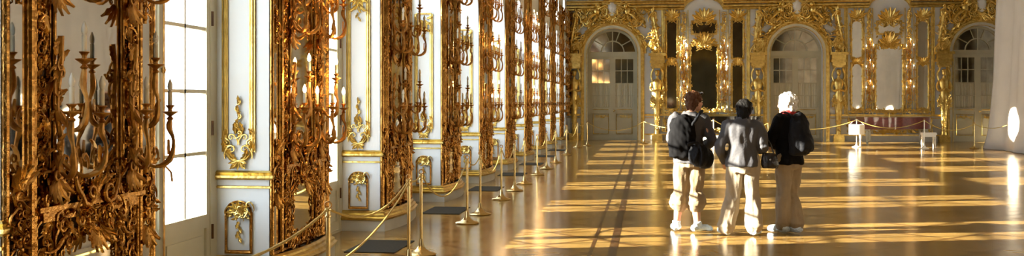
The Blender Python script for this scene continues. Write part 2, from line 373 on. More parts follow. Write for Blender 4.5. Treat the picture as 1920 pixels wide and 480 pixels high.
# ------------------------------------------------------------------ gilded pier mirrors
def pier_mirror():
    rnd=random.Random(4); root=empty('pier_mirror')
    bk=MB(); lbox(bk,-.765,.765,.25,5.0,.0,.012); bk.build('back_board','brown',root,False)  # dark bole board; its darkness also paints shadow into the carving's crevices
    g=MB(); g.prism([(-.36,1.06),(.36,1.06),(.36,4.3)]+[(.36*math.cos(PI*i/12),4.3+.3*math.sin(PI*i/12)) for i in range(1,12)]+[(-.36,4.3)],-.018,-.013); g.build('mirror_glass','mirror',root,False)
    for s in (-1,1):
        m=MB(); lbox(m,*( (.585,.745) if s>0 else (-.745,-.585)),1.02,4.9,.013,.018); m.build('side_mirror','mirror',root,False)
        m=MB(); lbox(m,*( (.60,.74) if s>0 else (-.74,-.60)),.30,.80,.013,.018); m.build('side_mirror','mirror',root,False)
    m=MB(); m.prism([(-.30,.32),(.30,.32),(.30,.70),(.2,.80),(0,.84),(-.2,.80),(-.30,.70)],-.018,-.013); m.build('lower_mirror','mirror',root,False)
    # straight mouldings
    fm=MB()
    for s in (-1,1):
        for (u,r,d) in ((.765,.018,.02),(.745,.008,.02),(.572,.020,.03),(.540,.012,.03),(.508,.008,.02),(.362,.012,.03),(.385,.006,.02)):
            fm.tube([W(s*u,.25,d),W(s*u,5.0,d)],r,8)
        fm.tube([W(s*.31,.28,.02),W(s*.31,.70,.02),W(s*.2,.81,.02),W(0,.855,.03)],.012,6)
    fm.tube([W(-.76,4.98,.03),W(.76,4.98,.03)],.03,6); fm.tube([W(-.76,.25,.02),W(.76,.25,.02)],.02,6)
    lbox(fm,-.50,.50,.90,.955,0,.055); lbox(fm,-.56,.56,.955,.98,0,.075)
    fm.tube(arc(0,4.25,.37,0,PI,12,.03),.02,6)
    fm.build('moulding','rgold',root)
    # carved side strips
    def strip(t):
        garland(t,[(.42,1.12),(.43,2.0),(.41,3.0),(.43,4.3)],.062,rnd,1.9,.008,.012,.4); garland(t,[(.475,1.1),(.48,2.0),(.47,3.0),(.48,4.6)],.08,rnd,1.9,.015,.02,.5)
        for z in (1.45,1.95,2.45,2.9,3.4,3.9):
            leaf(t,(.44,z),PI/2+.1,.20,.035,.02,.2,.3,4); leaf(t,(.46,z+.1),-PI/2,.18,.035,.02,.2,-.3,4)
            scroll(t,(.45,z-.1),.035,PI/2,1,.025,.25)
    pair('carved_stile','rgold',root,strip)
    # ornament crowded between the big mirror and the lower one
    ap=MB()
    def mid(t):
        cluster(t,(.20,.985),.32,.085,54,.058,rnd,.02,.05); cluster(t,(.15,.88),.24,.08,34,.058,rnd,.045,.06)
        scroll(t,(.22,1.07),.075,PI,1,.03,.17,1.3,1.6,6,18); scroll(t,(.10,1.02),.085,0,-1,.07,.19,1.3,1.4,6,18); scroll(t,(.34,1.02),.085,PI/2,1,.04,.19,1.2,1.6,6,18)
        scroll(t,(.33,.86),.075,-PI/2,-1,.04,.19,1.2,1.6,6,18)
        garland(t,[(.30,1.16),(.40,1.10),(.50,.98)],.085,rnd,2.2,.03,.03,.7)
        garland(t,[(.05,.82),(.2,.80),(.33,.70),(.35,.5),(.34,.3)],.07,rnd,2.0,.02,.03,.7)
        for k in range(8): leaf(t,(.03+.06*k,1.02+.02*math.sin(k)),PI/2-.25*k*.5,.085,.022,.04,.4,-.7,3)
    mir(ap,mid); fan(ap,(0,.96),.14,PI*.1,PI*.9,9,.06,.15); fan(ap,(0,.84),.14,-PI*.85,-PI*.15,7,.07,.16)
    ap.build('carved_apron','rgold',root)
    def side(t):
        cluster(t,(.67,.93),.075,.17,34,.05,rnd,.02,.05); fan(t,(.66,1.06),.13,PI*.25,PI*.75,5,.03,.2); fan(t,(.67,.76),.13,-PI*.75,-PI*.25,5,.03,.2)
        t.tube([W(.67,1.05,.02),W(.67,.8,.02)],.03,6)
    pair('carved_drop','rgold',root,side)
    pair('carved_clasp','rgold',root,lambda t:(t.tube([W(.665,3.3,.02),W(.665,3.6,.02)],.012,5),garland(t,[(.665,3.3),(.665,3.6)],.06,rnd,1.8,.02,.02)))
    pair('carved_clasp','rgold',root,lambda t:(t.tube([W(.665,2.0,.02),W(.665,2.3,.02)],.012,5),garland(t,[(.665,2.0),(.665,2.3)],.06,rnd,1.8,.02,.02)))
    pair('carved_scroll','rgold',root,lambda t:(t.tube([W(.45,.30,.02),W(.45,.88,.02)],.02,5),garland(t,[(.45,.30),(.45,.88)],.085,rnd,2.6,.02,.03,.6)))
    cr=MB()
    mir(cr,lambda t:(cluster(t,(.3,4.66),.4,.2,60,.10,rnd,.03,.1)))
    fan(cr,(0,4.6),.3,PI*.1,PI*.9,9,.1); cr.build('carved_crest','rgold',root)
    ft=MB(); mir(ft,lambda t:cluster(t,(.2,.30),.24,.05,26,.055,rnd,.02,.04)); ft.build('carved_foot','rgold',root)
    return root
ORD=['nearest','second','third','fourth','fifth','sixth','seventh','eighth','ninth','tenth']
proto=pier_mirror(); PIERS=list(range(-1,9)); LIT={0,3,5}
for j,k in enumerate(PIERS):
    o=proto if j==0 else copy_tree(proto)
    o.location=(XL,P0+PER*k+PW/2,0); o.rotation_euler=(0,0,PI/2)
    extra={0:'reflecting pale trousers',1:'with glowing candles',9:'last before the corner'}.get(j,'with %s sconces'%('glowing' if k in LIT else 'unlit'))
    tag(o,'carved gilt pier mirror on the window wall, %s, %s'%(ORD[j]+(' from camera' if j else ' to camera'),extra),'mirror','carved gilt mirrors on the piers between the windows')

# ------------------------------------------------------------------ gilded panels on the window reveals
def reveal_panels():
    rnd=random.Random(9)
    a=empty('reveal_ornament'); uh=.118
    m=MB()
    for s in (-1,1):
        for du,r in ((0,.013),(.022,.006),(-.020,.007)): m.tube([W(s*(uh+du),1.10,.012),W(s*(uh+du),2.85,.012)],r,6)
    m.tube([W(-uh,1.10,.012),W(-.07,1.04,.012),W(0,1.02,.012),W(.07,1.04,.012),W(uh,1.10,.012)],.013,6); m.tube([W(-uh,2.85,.012),W(uh,2.85,.012)],.013,6)
    m.build('panel_moulding','gold',a)
    c=MB()
    def fo(t):
        scroll(t,(.055,1.12),.045,0,1,.015,.22,1.2,1.3,6,16); scroll(t,(.06,1.22),.035,PI,-1,.015,.22,1.2,1.5,6,16); scroll(t,(.10,1.17),.035,PI/2,1,.015,.22)
        leaf(t,(.02,1.03),.5,.12,.022,.015,.5,.9,3); leaf(t,(.10,1.08),.9,.12,.02,.015,.5,.9,3); leaf(t,(.13,1.2),PI/2,.10,.018,.015,.5,.6,2); leaf(t,(.01,1.0),-.3,.07,.016,.015,.5,-.6,2)
        leaf(t,(.02,1.25),PI/2-.5,.10,.018,.015,.5,.9,3)
    mir(c,fo); fan(c,(0,1.03),.07,-PI*.9,-PI*.1,5,.02,.2)
    z=1.2
    for k,(dz,s) in enumerate(((.0,1),(.07,-1),(.14,1),(.20,-1),(.26,1))):
        scroll(c,(s*.012,z+.06+dz),.028-.003*k,-PI/2,s,.02,.26,1.1,1.6,6,14); leaf(c,(0,z+.03+dz),PI/2-s*.7,.085-.008*k,.016,.02,.5,s*1.3,3)
    leaf(c,(0,1.50),PI/2,.07,.012,.02,.2,0,2)
    c.build('carved_foliage','gold',a)
    t=MB(); mir(t,lambda q:(scroll(q,(.05,2.72),.04,0,-1,.015,.22),leaf(q,(.01,2.66),-PI/2+.5,.13,.02,.015,.5,.6,3),leaf(q,(.05,2.78),0,.09,.018,.015,.5,.5,3))); fan(t,(0,2.76),.12,-PI*.8,-PI*.2,5,.02)
    for k in range(4): leaf(t,(0,2.66-.05*k),-PI/2+(.5 if k%2 else -.5),.07,.013,.02,.5,.3,2)
    t.build('carved_pendant','gold',a)
    b=empty('reveal_ornament'); m=MB(); lh=.108
    m.tube([W(-lh,.60,.012),W(-lh,.27,.012),W(lh,.27,.012),W(lh,.60,.012)],.014,6); m.tube([W(-lh,.60,.012)]+[W(lh*math.cos(PI-PI*i/8),.60+.09*math.sin(PI*i/8),.012) for i in range(1,8)]+[W(lh,.60,.012)],.010,6)
    lbox(m,-lh-.01,lh+.01,.255,.285,0,.02)
    m.build('panel_moulding','rgold',b)
    c=MB(); cluster(c,(.01,.59),.075,.065,15,.045,rnd,.015,.035); fan(c,(0,.60),.085,0,PI,7,.02,.2); scroll(c,(.09,.66),.035,0,1,.015,.2); scroll(c,(-.08,.62),.03,PI,-1,.015,.2)
    for k in range(4): leaf(c,(0,.52-.04*k),-PI/2+(.4 if k%2 else -.4),.06,.014,.015,.5,.3,2)
    c.build('carved_cartouche','gold',b)
    return a,b
pa,pb=reveal_panels()
for j,k in enumerate(PIERS):
    for q,src in enumerate((pa,pb)):
        o=src if j==0 else copy_tree(src)
        o.location=(XL-.26,P0+PER*k,0)
        tag(o,('tall narrow gilt framed panel with leafy scrolls on the %s white window reveal' if q==0 else 'small low gilt framed panel with cartouche on the %s white window reveal')%ORD[j],'panel',('tall' if q==0 else 'low')+' gilded panels on the window reveals')

# ------------------------------------------------------------------ candle sconces
ARMS=[(-.12,.17,.26,0),(.11,.21,.25,0),(.0,.17,.53,.24)]
def arm_pts(u,d,v,b):
    return [W(0,b+.05,.03),W(u*.25,b-.02,.03+d*.25),W(u*.55,b-.07,.03+d*.6),W(u*.9,b-.03,.03+d*.95),W(u*1.08,b+.08,.03+d*1.02),W(u*1.02,b+.16,.03+d*.9),W(u,v-.04,.03+d*.93),W(u,v,.03+d*.93)]
def smooth(P,n=3):
    P=[Vector(p) for p in P]; out=[]
    for i in range(len(P)-1):
        p0,p1,p2,p3=P[max(i-1,0)],P[i],P[i+1],P[min(i+2,len(P)-1)]
        for k in range(n):
            t=k/n; out.append(.5*((2*p1)+(p2-p0)*t+(2*p0-5*p1+4*p2-p3)*t*t+(3*p1-p0-3*p2+p3)*t**3))
    out.append(P[-1]); return out
def arm_mesh(mb,u,d,v,b,n=6,leafy=True):
    pts=smooth(arm_pts(u,d,v,b)); mb.tube(pts,[.0145+.0045*math.sin(i*.9) for i in range(len(pts))],n,1,(0,1,0))
    c=W(u,v,.03+d*.93); mb.lathe([(.006,-.05),(.022,-.035),(.010,-.02),(.030,-.005),(.046,.004),(.048,.01),(.014,.012),(.012,.022),(.018,.034),(.028,.044),(.026,.048),(.01,.048)],c,10 if n>5 else 7)
    if leafy:
        scroll(mb,(u*.6,b+.02),.035,0 if u>0 else PI,1 if u>0 else -1,.03+d*.55,.25,1.1,1.3,5,12)
        leaf(mb,(u*.95,b+.0),PI/2,.10,.02,.02+d*.95,.3,.7 if u>0 else -.7,3,7)
BULB=[(.0045,0),(.010,.006),(.0135,.018),(.012,.032),(.007,.046),(.002,.056)]
def sconce(lit, small=False, arms=None):
    root=empty('candle_sconce'); pl=MB(); rnd=random.Random(5); n=6 if small else 10
    pl.tube(smooth([W(0,-.12,.03),W(.02,.1,.05),W(-.02,.3,.045),W(.01,.5,.05),W(0,.66,.06)]),.016,6,1,(0,1,0))
    garland(pl,[(0,-.12),(0,.58)],.08,rnd,1.0 if small else 1.7,.03,.03)
    if not small: fan(pl,(0,-.08),.12,-PI*.8,-PI*.2,5,.04)
    pl.build('back_plate','bronze',root)
    for (u,d,v,b) in arms or ARMS:
        m=MB(); arm_mesh(m,u,d,v,b,5 if small else 7,not small); am=m.build('arm','bronze',root)
        c=W(u,v,.03+d*.93); cd=MB(); cd.lathe([(.011,.04),(.0135,.05),(.013,.13),(.009,.135)],c,n); cd.build('candle','candle',am)
        bb=MB(); bb.lathe([(r*1.2,z*1.3+.132) for r,z in BULB],c,n); bb.build('bulb','bulbon' if lit else 'bulboff',am)
    return root
def glow(root, e=10):
    l=bpy.data.lights.new('candle_light','POINT'); l.energy=e; l.color=(1,.52,.17); l.shadow_soft_size=.06
    o=bpy.data.objects.new('candle_light',l); C.objects.link(o); o.parent=root; o.location=W(0,.52,.30); return o
SC={}
def place_sconce(loc,rz,lit,small,label,group,arms=None):
    key=(lit,small,bool(arms))
    if key not in SC: SC[key]=sconce(lit,small,arms); o=SC[key]; base=o
    else: o=copy_tree(SC[key])
    o.location=loc; o.rotation_euler=(0,0,rz); tag(o,label,'wall lamp',group)
    return o
glows=[]
TIER=['lowest','second lowest','third','topmost']
for j,k in enumerate(PIERS):
    nt=[2,2,2,3,3,3,3,4,4,4][j]
    for s in (-1,1):
        for t in range(nt):
            z=1.20+.98*t
            if z>4.2: continue
            lit=k in LIT
            o=place_sconce((XL+.03,P0+PER*k+PW/2+s*.40,z),PI/2,lit,j>=4,
              '%s sconce, %s on the %s edge of the %s pier mirror'%('lit' if lit else 'unlit',TIER[t],'near' if s<0 else 'far',ORD[j]),'candle sconces on the pier mirrors')
            if lit: glows.append((o,7 if k==0 else 2))

# ------------------------------------------------------------------ far wall
DC=[FX(1148),FX(1493),FX(1838)]; DH=.98; DSP=3.38; DD=.40
FM=Matrix.Translation((0,D,0))
wb=MB(FM); edges=[XL-.5,(DC[0]+DC[1])/2,(DC[1]+DC[2])/2,XR+.2]
for i,c in enumerate(DC): arched(wb,edges[i],edges[i+1],c,DH,0,DSP,5.75,DD)
wb.add([W(XL-.5,5.75,0),W(XR+.2,5.75,0),W(XR+.2,ZC,0),W(XL-.5,ZC,0)],[(0,1,2,3)])
tag(wb.build('wall_back','white',smooth=False),kind='structure')
tag(MB().box((XL-.6,D+DD+.06,0),(XR+.3,D+DD+.2,5.6)).build('wall_outer','brown',smooth=False),kind='structure')
def far_door(idx,c):
    root=empty('door_%d'%idx,(c,D,0),kind='structure')
    f=MB(); R=DH
    lbox(f,-R,-R+.09,0,DSP,-DD,-DD+.1); lbox(f,R-.09,R,0,DSP,-DD,-DD+.1); lbox(f,-R,R,3.28,3.46,-DD,-DD+.12)
    f.tube(arc(0,DSP,R-.04,0,PI,24,-DD+.05),.055,6,1,(0,1,0))
    for aa in [PI*k/5 for k in range(1,5)]: f.tube([W(.45*math.cos(aa),DSP+.08+.45*math.sin(aa),-DD+.06),W(R*math.cos(aa),DSP+R*math.sin(aa),-DD+.06)],.02,4)
    f.tube(arc(0,DSP+.06,.45,0,PI,16,-DD+.06),.025,5,1,(0,1,0)); f.tube([W(0,DSP,-DD+.06),W(0,DSP+.95,-DD+.06)],.03,4)
    f.build('door_frame','doorp',root,False)
    g=MB(); g.prism([(R*math.cos(PI*i/20),DSP+R*math.sin(PI*i/20)) for i in range(21)],DD-.03,DD-.02); g.build('fanlight_glass','dmirror',root,False)
    for s in (-1,1):
        q=lambda a,b: (a,b) if s>0 else (-b,-a); u0,u1=.0,R-.09; st=.11
        m=MB(); lbox(m,*q(u0,u0+st),0,3.28,-DD,-DD+.08); lbox(m,*q(u1-.08,u1),0,3.28,-DD,-DD+.08)
        lbox(m,*q(u0+st,u1-.08),0,.14,-DD,-DD+.08); lbox(m,*q(u0+st,u1-.08),1.12,1.28,-DD,-DD+.08); lbox(m,*q(u0+st,u1-.08),3.18,3.28,-DD,-DD+.08); lbox(m,*q(u0+st,u1-.08),.14,1.12,-DD,-DD+.05)
        lbox(m,*q(u0+st+.07,u1-.15),.28,.98,-DD+.05,-DD+.065)
        a0,a1=u0+st,u1-.08
        for z in (1.74,2.22,2.72): lbox(m,*q(a0,a1),z-.018,z+.018,-DD,-DD+.07)
        for t in (1/3,2/3): uu=a0+(a1-a0)*t; lbox(m,*q(uu-.012,uu+.012),1.28,3.18,-DD,-DD+.065)
        leafd=m.build('door_leaf','doorp',root,False)
        g=MB(); lbox(g,*q(a0,a1),2.22,3.18,-DD+.015,-DD+.025); g.build('door_glass','dmirror',leafd,False)
        cu=MB(); n=30
        cu.add([W((a0+(a1-a0)*i/n)*s,z,-DD+.02+.010*math.sin(i*2.1)) for z in (1.28,2.22) for i in range(n+1)],[(i,i+1,n+2+i,n+1+i) for i in range(n)]); cu.build('door_curtain','curtain',leafd)
        gm=MB(); m0=q(a0+.05,a1-.05); uc=(m0[0]+m0[1])/2
        for (z0,z1) in ((.24,1.02),): gm.tube([W(m0[0],z0,-DD+.06),W(m0[1],z0,-DD+.06),W(m0[1],z1,-DD+.06),W(m0[0],z1,-DD+.06),W(m0[0],z0,-DD+.06)],.014,5)
        r=random.Random(idx*3+s); garland(gm,[(m0[0]+.05,.93),(m0[1]-.05,.93)],.09,r,2.0,-DD+.06,.02)
        gm.tube([W(uc-.3,1.2,-DD+.09),W(uc+.3,1.2,-DD+.09)],.012,5)
        gm.build('gilt_ornament','gold',leafd)
    hd=MB(); hd.tube([W(.05,1.15,-DD+.08),W(.05,1.15,-DD+.13),W(.12,1.15,-DD+.14)],.012,6); hd.ell(W(.05,1.15,-DD+.1),(.03,.02,.05)); hd.build('door_handle','brass',root)
for i,c in enumerate(DC): far_door(i+1,c)
# arch surrounds: white band and gilt mouldings
for i,c in enumerate(DC):
    t=MB(FM)
    def band(r0,r1,d0,d1):
        pr=[(c+r1,0),(c+r1,DSP)]+[(c+r1*math.cos(PI*k/24),DSP+r1*math.sin(PI*k/24)) for k in range(1,24)]+[(c-r1,DSP),(c-r1,0)]
        pi_=[(c+r0,0),(c+r0,DSP)]+[(c+r0*math.cos(PI*k/24),DSP+r0*math.sin(PI*k/24)) for k in range(1,24)]+[(c-r0,DSP),(c-r0,0)]
        n=len(pr)
        for k in range(n-1): t.add([W(*pi_[k],d0),W(*pr[k],d0),W(*pr[k],d1),W(*pi_[k],d1),W(*pi_[k+1],d0),W(*pr[k+1],d0),W(*pr[k+1],d1),W(*pi_[k+1],d1)],[(2,3,7,6),(1,2,6,5),(0,4,7,3)])
    band(DH,DH+.13,0,.05); tag(t.build('trim_%d'%(90+i*2),'cream',smooth=False),kind='structure')
    t=MB(FM)
    for r,rr,d in ((DH+.145,.025,.05),(DH+.195,.035,.06),(DH+.24,.02,.04),(DH+.01,.014,.055)):
        t.tube([W(c+r,0,d),W(c+r,DSP,d)]+arc(c,DSP,r,PI/24,PI*23/24,22,d)+[W(c-r,DSP,d),W(c-r,0,d)],rr,6,1,(0,1,0))
    tag(t.build('trim_%d'%(91+i*2),'gold'),kind='structure')
# plinth, dado rail, entablature
GX=[FX(1319),FX(1667)]   # centres of the two mirror groups
def segs():
    cuts=[XL]+[v for c in DC for v in (c-DH-.27,c+DH+.27)]+[XR]
    return [(cuts[i],cuts[i+1]) for i in range(0,len(cuts),2)]
t=MB(FM)
for a,b in segs(): lbox(t,a,b,0,.22,0,.06)
tag(t.build('baseboard_back','stone',smooth=False),kind='structure')
t=MB(FM)
for a,b in segs():
    lbox(t,a,b,.22,.27,0,.07); lbox(t,a,b,.95,.99,0,.05); lbox(t,a,b,.99,1.03,0,.08); t.tube([W(a,.88,.01),W(b,.88,.01)],.014,5)
tag(t.build('trim_97','gold',smooth=False),kind='structure')
t=MB(FM)
for (z,r,d) in ((5.10,.05,.06),(5.20,.06,.12),(5.32,.05,.17),(5.40,.035,.20)):
    pth=[W(XL,z,d)]
    for g in GX: pth+= [W(g-.75,z,d)]+[W(g-.75*math.cos(PI*k/12),z+.42*math.sin(PI*k/12),d) for k in range(1,12)]+[W(g+.75,z,d)]
    pth.append(W(XR,z,d)); t.tube(pth,r,6,1,(0,1,0))
tag(t.build('trim_98','gold'),kind='structure')
t=MB(FM)
cutx=[XL]+[v for c in sorted(DC+GX) for v in (c-.95,c+.95)]+[XR]
for i in range(0,len(cutx),2):
    if cutx[i+1]-cutx[i]>.3: lbox(t,cutx[i],cutx[i+1],5.52,6.3,0,.03)
tag(t.build('trim_99','dark',smooth=False),kind='structure')
# pilaster strips with gilt edging
t=MB(FM)
for px in (1243,1403,1592-6,1745+4):
    x=FX(px)
    for dx,r in ((-.05,.02),(0,.03),(.05,.02)): t.tube([W(x+dx,1.03,.02),W(x+dx,5.05,.02)],r,6)
for px in (1282,1357,1628,1705):
    x=FX(px)
    for dx,r in ((-.16,.018),(.16,.018)): t.tube([W(x+dx,1.03,.02),W(x+dx,5.05,.02)],r,6)
tag(t.build('trim_100','gold'),kind='structure')

# mirror groups
def wall_mirror(name,px0,px1,y0,y1,label,seed,arch=False,glass='mirror',crest=.22,group=None,side=.12):
    x0,x1=FX(px0),FX(px1); z1,z0=FZ(y0,px0),FZ(y1,px0); c=(x0+x1)/2; h=(x1-x0)/2; rnd=random.Random(seed)
    root=empty(name,(c,D,0)); tag(root,label,'mirror',group)
    g=MB(); lbox(g,-h,h,z0,z1,.02,.028); g.build('mirror_glass',glass,root,False)
    f=MB(); f.tube([W(-h,z0,.03),W(h,z0,.03),W(h,z1,.03),W(-h,z1,.03),W(-h,z0,.03)],.035,6,1,(0,1,0)); lbox(f,-h-.03,h+.03,z0-.03,z1+.03,0,.02); f.build('frame','gold',root)
    o=MB()
    def half(q):
        garland(q,[(0,z1+.03),(h*.8,z1),(h+.02,z1-.12),(h+.02,z0+.1),(h*.7,z0-.03),(0,z0-.05)],side,rnd,1.5,.03,.03)
        cluster(q,(h*.25,z1+crest*.2),max(.12,h*.5),crest*.6,int(14+20*h),side*1.0,rnd,.05,.08); cluster(q,(h*.4,z0-.04),h*.6,.07,8,side*.9,rnd,.04,.05)
        scroll(q,(h*.6,z1+.02),side*.8,PI,1,.05,.2,1.2,1.5,6,16)
    mir(o,half); fan(o,(0,z1),crest*1.3,PI*.15,PI*.85,7,.1,.18); o.build('carved_ornament','gold',root)
    return root
for gi,(ox,desc,gl) in enumerate(((0,'wall above the black piano','dmirror'),(347,'wall above the red piano','mirror'))):
    wall_mirror('gilt_mirror',1294+ox,1346+ox,84,207,'large upright gilt mirror in the middle of the %s'%desc,30+gi,glass=gl,crest=.30)
    wall_mirror('gilt_mirror',1297+ox,1343+ox,40,64,'small wide gilt mirror on top of the large one, %s'%desc,40+gi,glass=gl,crest=.34)
    for s,(a,b) in (('left',(1249,1270)),('right',(1372,1394))):
        wall_mirror('gilt_mirror',a+ox,b+ox,34,110,'narrow upper gilt mirror on the %s side of the %s'%(s,desc),50+gi,glass=gl,crest=.25,side=.09)
        wall_mirror('gilt_mirror',a+ox,b+ox,119,205,'narrow lower gilt mirror on the %s side of the %s'%(s,desc),60+gi,glass=gl,crest=.15,side=.09)
    for s,px in (('left',1282),('right',1357)):
        x=FX(px+ox); root=empty('foliage_carving',(x,D-.02,0)); m=MB(); rnd=random.Random(70+gi)
        garland(m,[(0,1.15),(.02,2.2),(-.02,3.2),(0,4.2),(0,4.9)],.16,rnd,2.6,.02,.05); m.build('foliage','gold',root)
        tag(root,'strip of carved gilt foliage, %s of the big mirror, %s'%(s,desc),'carving')
        for t in range(3):
            o=place_sconce((x,D-.05,1.62+.78*t),0,True,True,'lit sconce, %s of its column, %s of big mirror, %s'%(('lowest','middle','top')[t],s,desc),'candle sconces on the far wall',[(-.13,.15,.27,0),(.13,.15,.30,0),(.0,.2,.5,.2)]); glows.append((o,1.2))
    # gilt scrollwork under the mirror
    root=empty('scrollwork_carving',(GX[gi],D-.05,0)); m=MB(); rnd=random.Random(80+gi)
    mir(m,lambda q:(garland(q,[(0,.42),(.5,.36),(.95,.5),(1.35,.6)],.16,rnd,1.8,.03,.04),garland(q,[(.1,1.12),(.7,1.16),(1.4,1.12)],.14,rnd,1.6,.04,.05),garland(q,[(1.5,.3),(1.5,.85)],.12,rnd,1.6,.03,.03)))
    fan(m,(0,.4),.3,0,PI,9,.05); m.tube([W(-1.5,.6,.0),W(-1.5,1.12,.02),W(1.5,1.12,.02),W(1.5,.6,.0)],.03,5); m.tube([W(-1.4,.58,.02),W(-.9,.48,.02),W(0,.40,.02),W(.9,.48,.02),W(1.4,.58,.02)],.02,5); m.tube([W(0,.4,.02),W(0,1.12,.02)],.02,5); m.build('scrollwork','gold',root)
    for u0,u1 in ((-1.45,-.7),(-.55,.55),(.7,1.45)):
        g=MB(); lbox(g,u0,u1,.34,.82,.0,.015); g.build('lower_glass',gl,root,False)
        f=MB(); f.tube([W(u0,.34,.02),W(u1,.34,.02),W(u1,.82,.02),W(u0,.82,.02),W(u0,.34,.02)],.022,5,1,(0,1,0)); f.build('moulding','gold',root)
    tag(root,'low gilt scrollwork and dado panels beneath the %s'%desc.replace('above','behind'),'carving')
glow_pairs=glows
for o,e in glows: glow(o,e)

# gilded herm figures on pedestals beside the doors
def herm():
    root=empty('gilded_herm'); rnd=random.Random(12)
    p=MB(); p.box((-.2,-.26,0),(.2,0,.2)); p.box((-.17,-.22,.2),(.17,0,.26)); p.loft([((0,-.1,.26),.10,.09),((0,-.1,.5),.085,.08),((0,-.11,.95),.11,.10),((0,-.11,1.5),.16,.12)],10)
    garland(p,[(0,.3),(0,1.55)],.16,rnd,2.2,.14,.05); p.build('pedestal','gold',root)
    f=MB()
    f.loft([((0,-.12,1.35),.10,.08),((0,-.14,1.6),.17,.13),((0,-.13,1.85),.13,.10),((0,-.13,2.05),.16,.11),((0,-.14,2.22),.19,.12),((0,-.13,2.34),.16,.10),((0,-.13,2.40),.06,.06),((0,-.14,2.48),.05,.05)],12)
    f.ell((0,-.16,2.60),(.085,.095,.12),12,9); f.ell((0,-.255,2.59),(.016,.025,.025),6,5); f.ell((0,-.14,2.66),(.10,.10,.08),10,7)
    for s in (-1,1):
        f.tube(smooth([(s*.17,-.13,2.28),(s*.25,-.15,2.08),(s*.20,-.25,1.92),(s*.03,-.27,1.98)]),[.055,.055,.052,.05,.048,.046,.044,.042,.04,.038][:10],8)
        f.tube(smooth([(s*.18,-.13,2.3),(s*.23,-.1,2.55),(s*.14,-.13,2.78)]),.04,7)
    mir(f,lambda q:(garland(q,[(.03,1.45),(.18,1.65),(.2,1.3)],.13,rnd,2.4,.2,.05),leaf(q,(.1,1.6),-.8,.3,.06,.18,.6,-1,3)))
    f.build('figure','gold',root)
    c=MB(); c.box((-.20,-.24,2.80),(.20,0,2.88)); c.box((-.25,-.30,2.88),(.25,0,2.96)); c.box((-.29,-.34,3.0),(.29,0,3.10)); c.box((-.24,-.28,2.96),(.24,0,3.0)); mir(c,lambda q:scroll(q,(.16,2.82),.06,0,-1,.26,.3)); c.box((-.33,-.38,3.28),(.33,0,3.38)); c.box((-.26,-.28,3.10),(.26,0,3.28))
    c.build('capital','gold',root)
    return root
h0=herm()
HP=[(1077,'left of the left arched door'),(1232,'right of the left arched door'),(1420,'left of the middle arched door'),(1571,'right of the middle arched door'),(1768,'left of the right arched door')]
for i,(px,d) in enumerate(HP):
    o=h0 if i==0 else copy_tree(h0); o.location=(FX(px),D-.01,0); tag(o,'gilded herm figure on a pedestal, %s'%d,'statue','gilded figures beside the doors')
# carved scroll buttresses above the figures and great cartouches over the doors
def shoulder():
    root=empty('carved_bracket'); m=MB(); rnd=random.Random(21)
    garland(m,[(0,3.45),(.06,3.8),(-.05,4.2),(.05,4.6),(.18,5.0)],.22,rnd,3.2,.05,.10); cluster(m,(0,3.7),.2,.25,22,.17,rnd,.08,.15); cluster(m,(.05,4.3),.14,.3,14,.14,rnd,.05,.1)
    scroll(m,(0,3.62),.17,PI,-1,.12,.25,1.3,1.5,7,20); scroll(m,(.04,4.85),.14,0,1,.12,.25,1.3,1.5,7,20)
    m.tube([W(-.12,3.4,.08),W(-.10,3.9,.12),W(.0,4.5,.12),W(.1,5.1,.1)],.06,6)
    m.tube([W(-.0,3.3,.03),W(.0,5.0,.03)],.08,6); m.build('carving','gold',root); return root
s0=shoulder(); first=True
for (px,sgn,d) in ((1077,1,'left of the left arched door'),(1228,-1,'right of the left arched door'),(1420,1,'left of the middle arched door'),(1572,-1,'right of the middle arched door'),(1765,1,'left of the right arched door')):
    o=s0 if first else copy_tree(s0); first=False
    o.location=(FX(px),D-.05,0); o.scale=(sgn,1,1); tag(o,'carved gilt leafy bracket above the figure, %s'%d,'carving','carved brackets above the figures')
def cartouche():
    root=empty('door_cartouche'); rnd=random.Random(33); m=MB()
    def half(q):
        r=DH+.30
        pts=[(r*math.cos(a),DSP+r*math.sin(a)) for a in [PI*.04+PI*.44*k/8 for k in range(9)]]
        garland(q,pts,.20,rnd,2.5,.05,.08); cluster(q,(.33,5.0),.34,.32,46,.19,rnd,.06,.22); cluster(q,(.85,4.75),.3,.3,26,.17,rnd,.05,.15)
        scroll(q,(.42,5.28),.17,0,1,.15,.24,1.3,1.5,7,20); scroll(q,(.62,4.86),.15,PI,-1,.15,.24,1.3,1.5,7,20); scroll(q,(.98,4.55),.14,0,-1,.12,.24,1.3,1.5,7,20)
        m_=[(.62,5.5),(.95,5.35),(1.12,4.95),(1.2,4.5)]; garland(q,m_,.2,rnd,2.4,.06,.1)
    mir(m,half); m.tube(arc(0,DSP,DH+.30,0,PI,20,.04),.05,6,1,(0,1,0)); m.build('carved_surround','gold',root)
    s=MB(); s.ell(W(0,5.12,.16),(.20,.09,.28),16,10); s.build('shield','white',root)
    e=MB(); e.tube([W(.24*math.cos(2*PI*k/20),5.12+.32*math.sin(2*PI*k/20),.16) for k in range(21)],.05,7,1,(0,1,0)); fan(e,(0,5.42),.35,PI*.1,PI*.9,9,.15,.16); fan(e,(0,4.82),.28,-PI*.9,-PI*.1,7,.15,.16)
    e.build('shield_frame','gold',root)
    def ch(p):   # reclining cherub
        sx=1
        p.ell(W(.52,5.22,.26),(.085,.09,.10),12,8); p.ell(W(.60,5.02,.22),(.13,.10,.16),12,8); p.tube(smooth([W(.55,5.1,.25),W(.40,5.18,.3),W(.28,5.26,.3)]),.04,7); p.tube(smooth([W(.62,4.95,.24),W(.78,4.86,.3),W(.92,4.70,.26)]),.055,7); p.tube(smooth([W(.60,4.92,.24),W(.62,4.74,.32),W(.74,4.60,.26)]),.05,7)
    pair('cherub','gold',root,ch)
    return root
c0=cartouche()
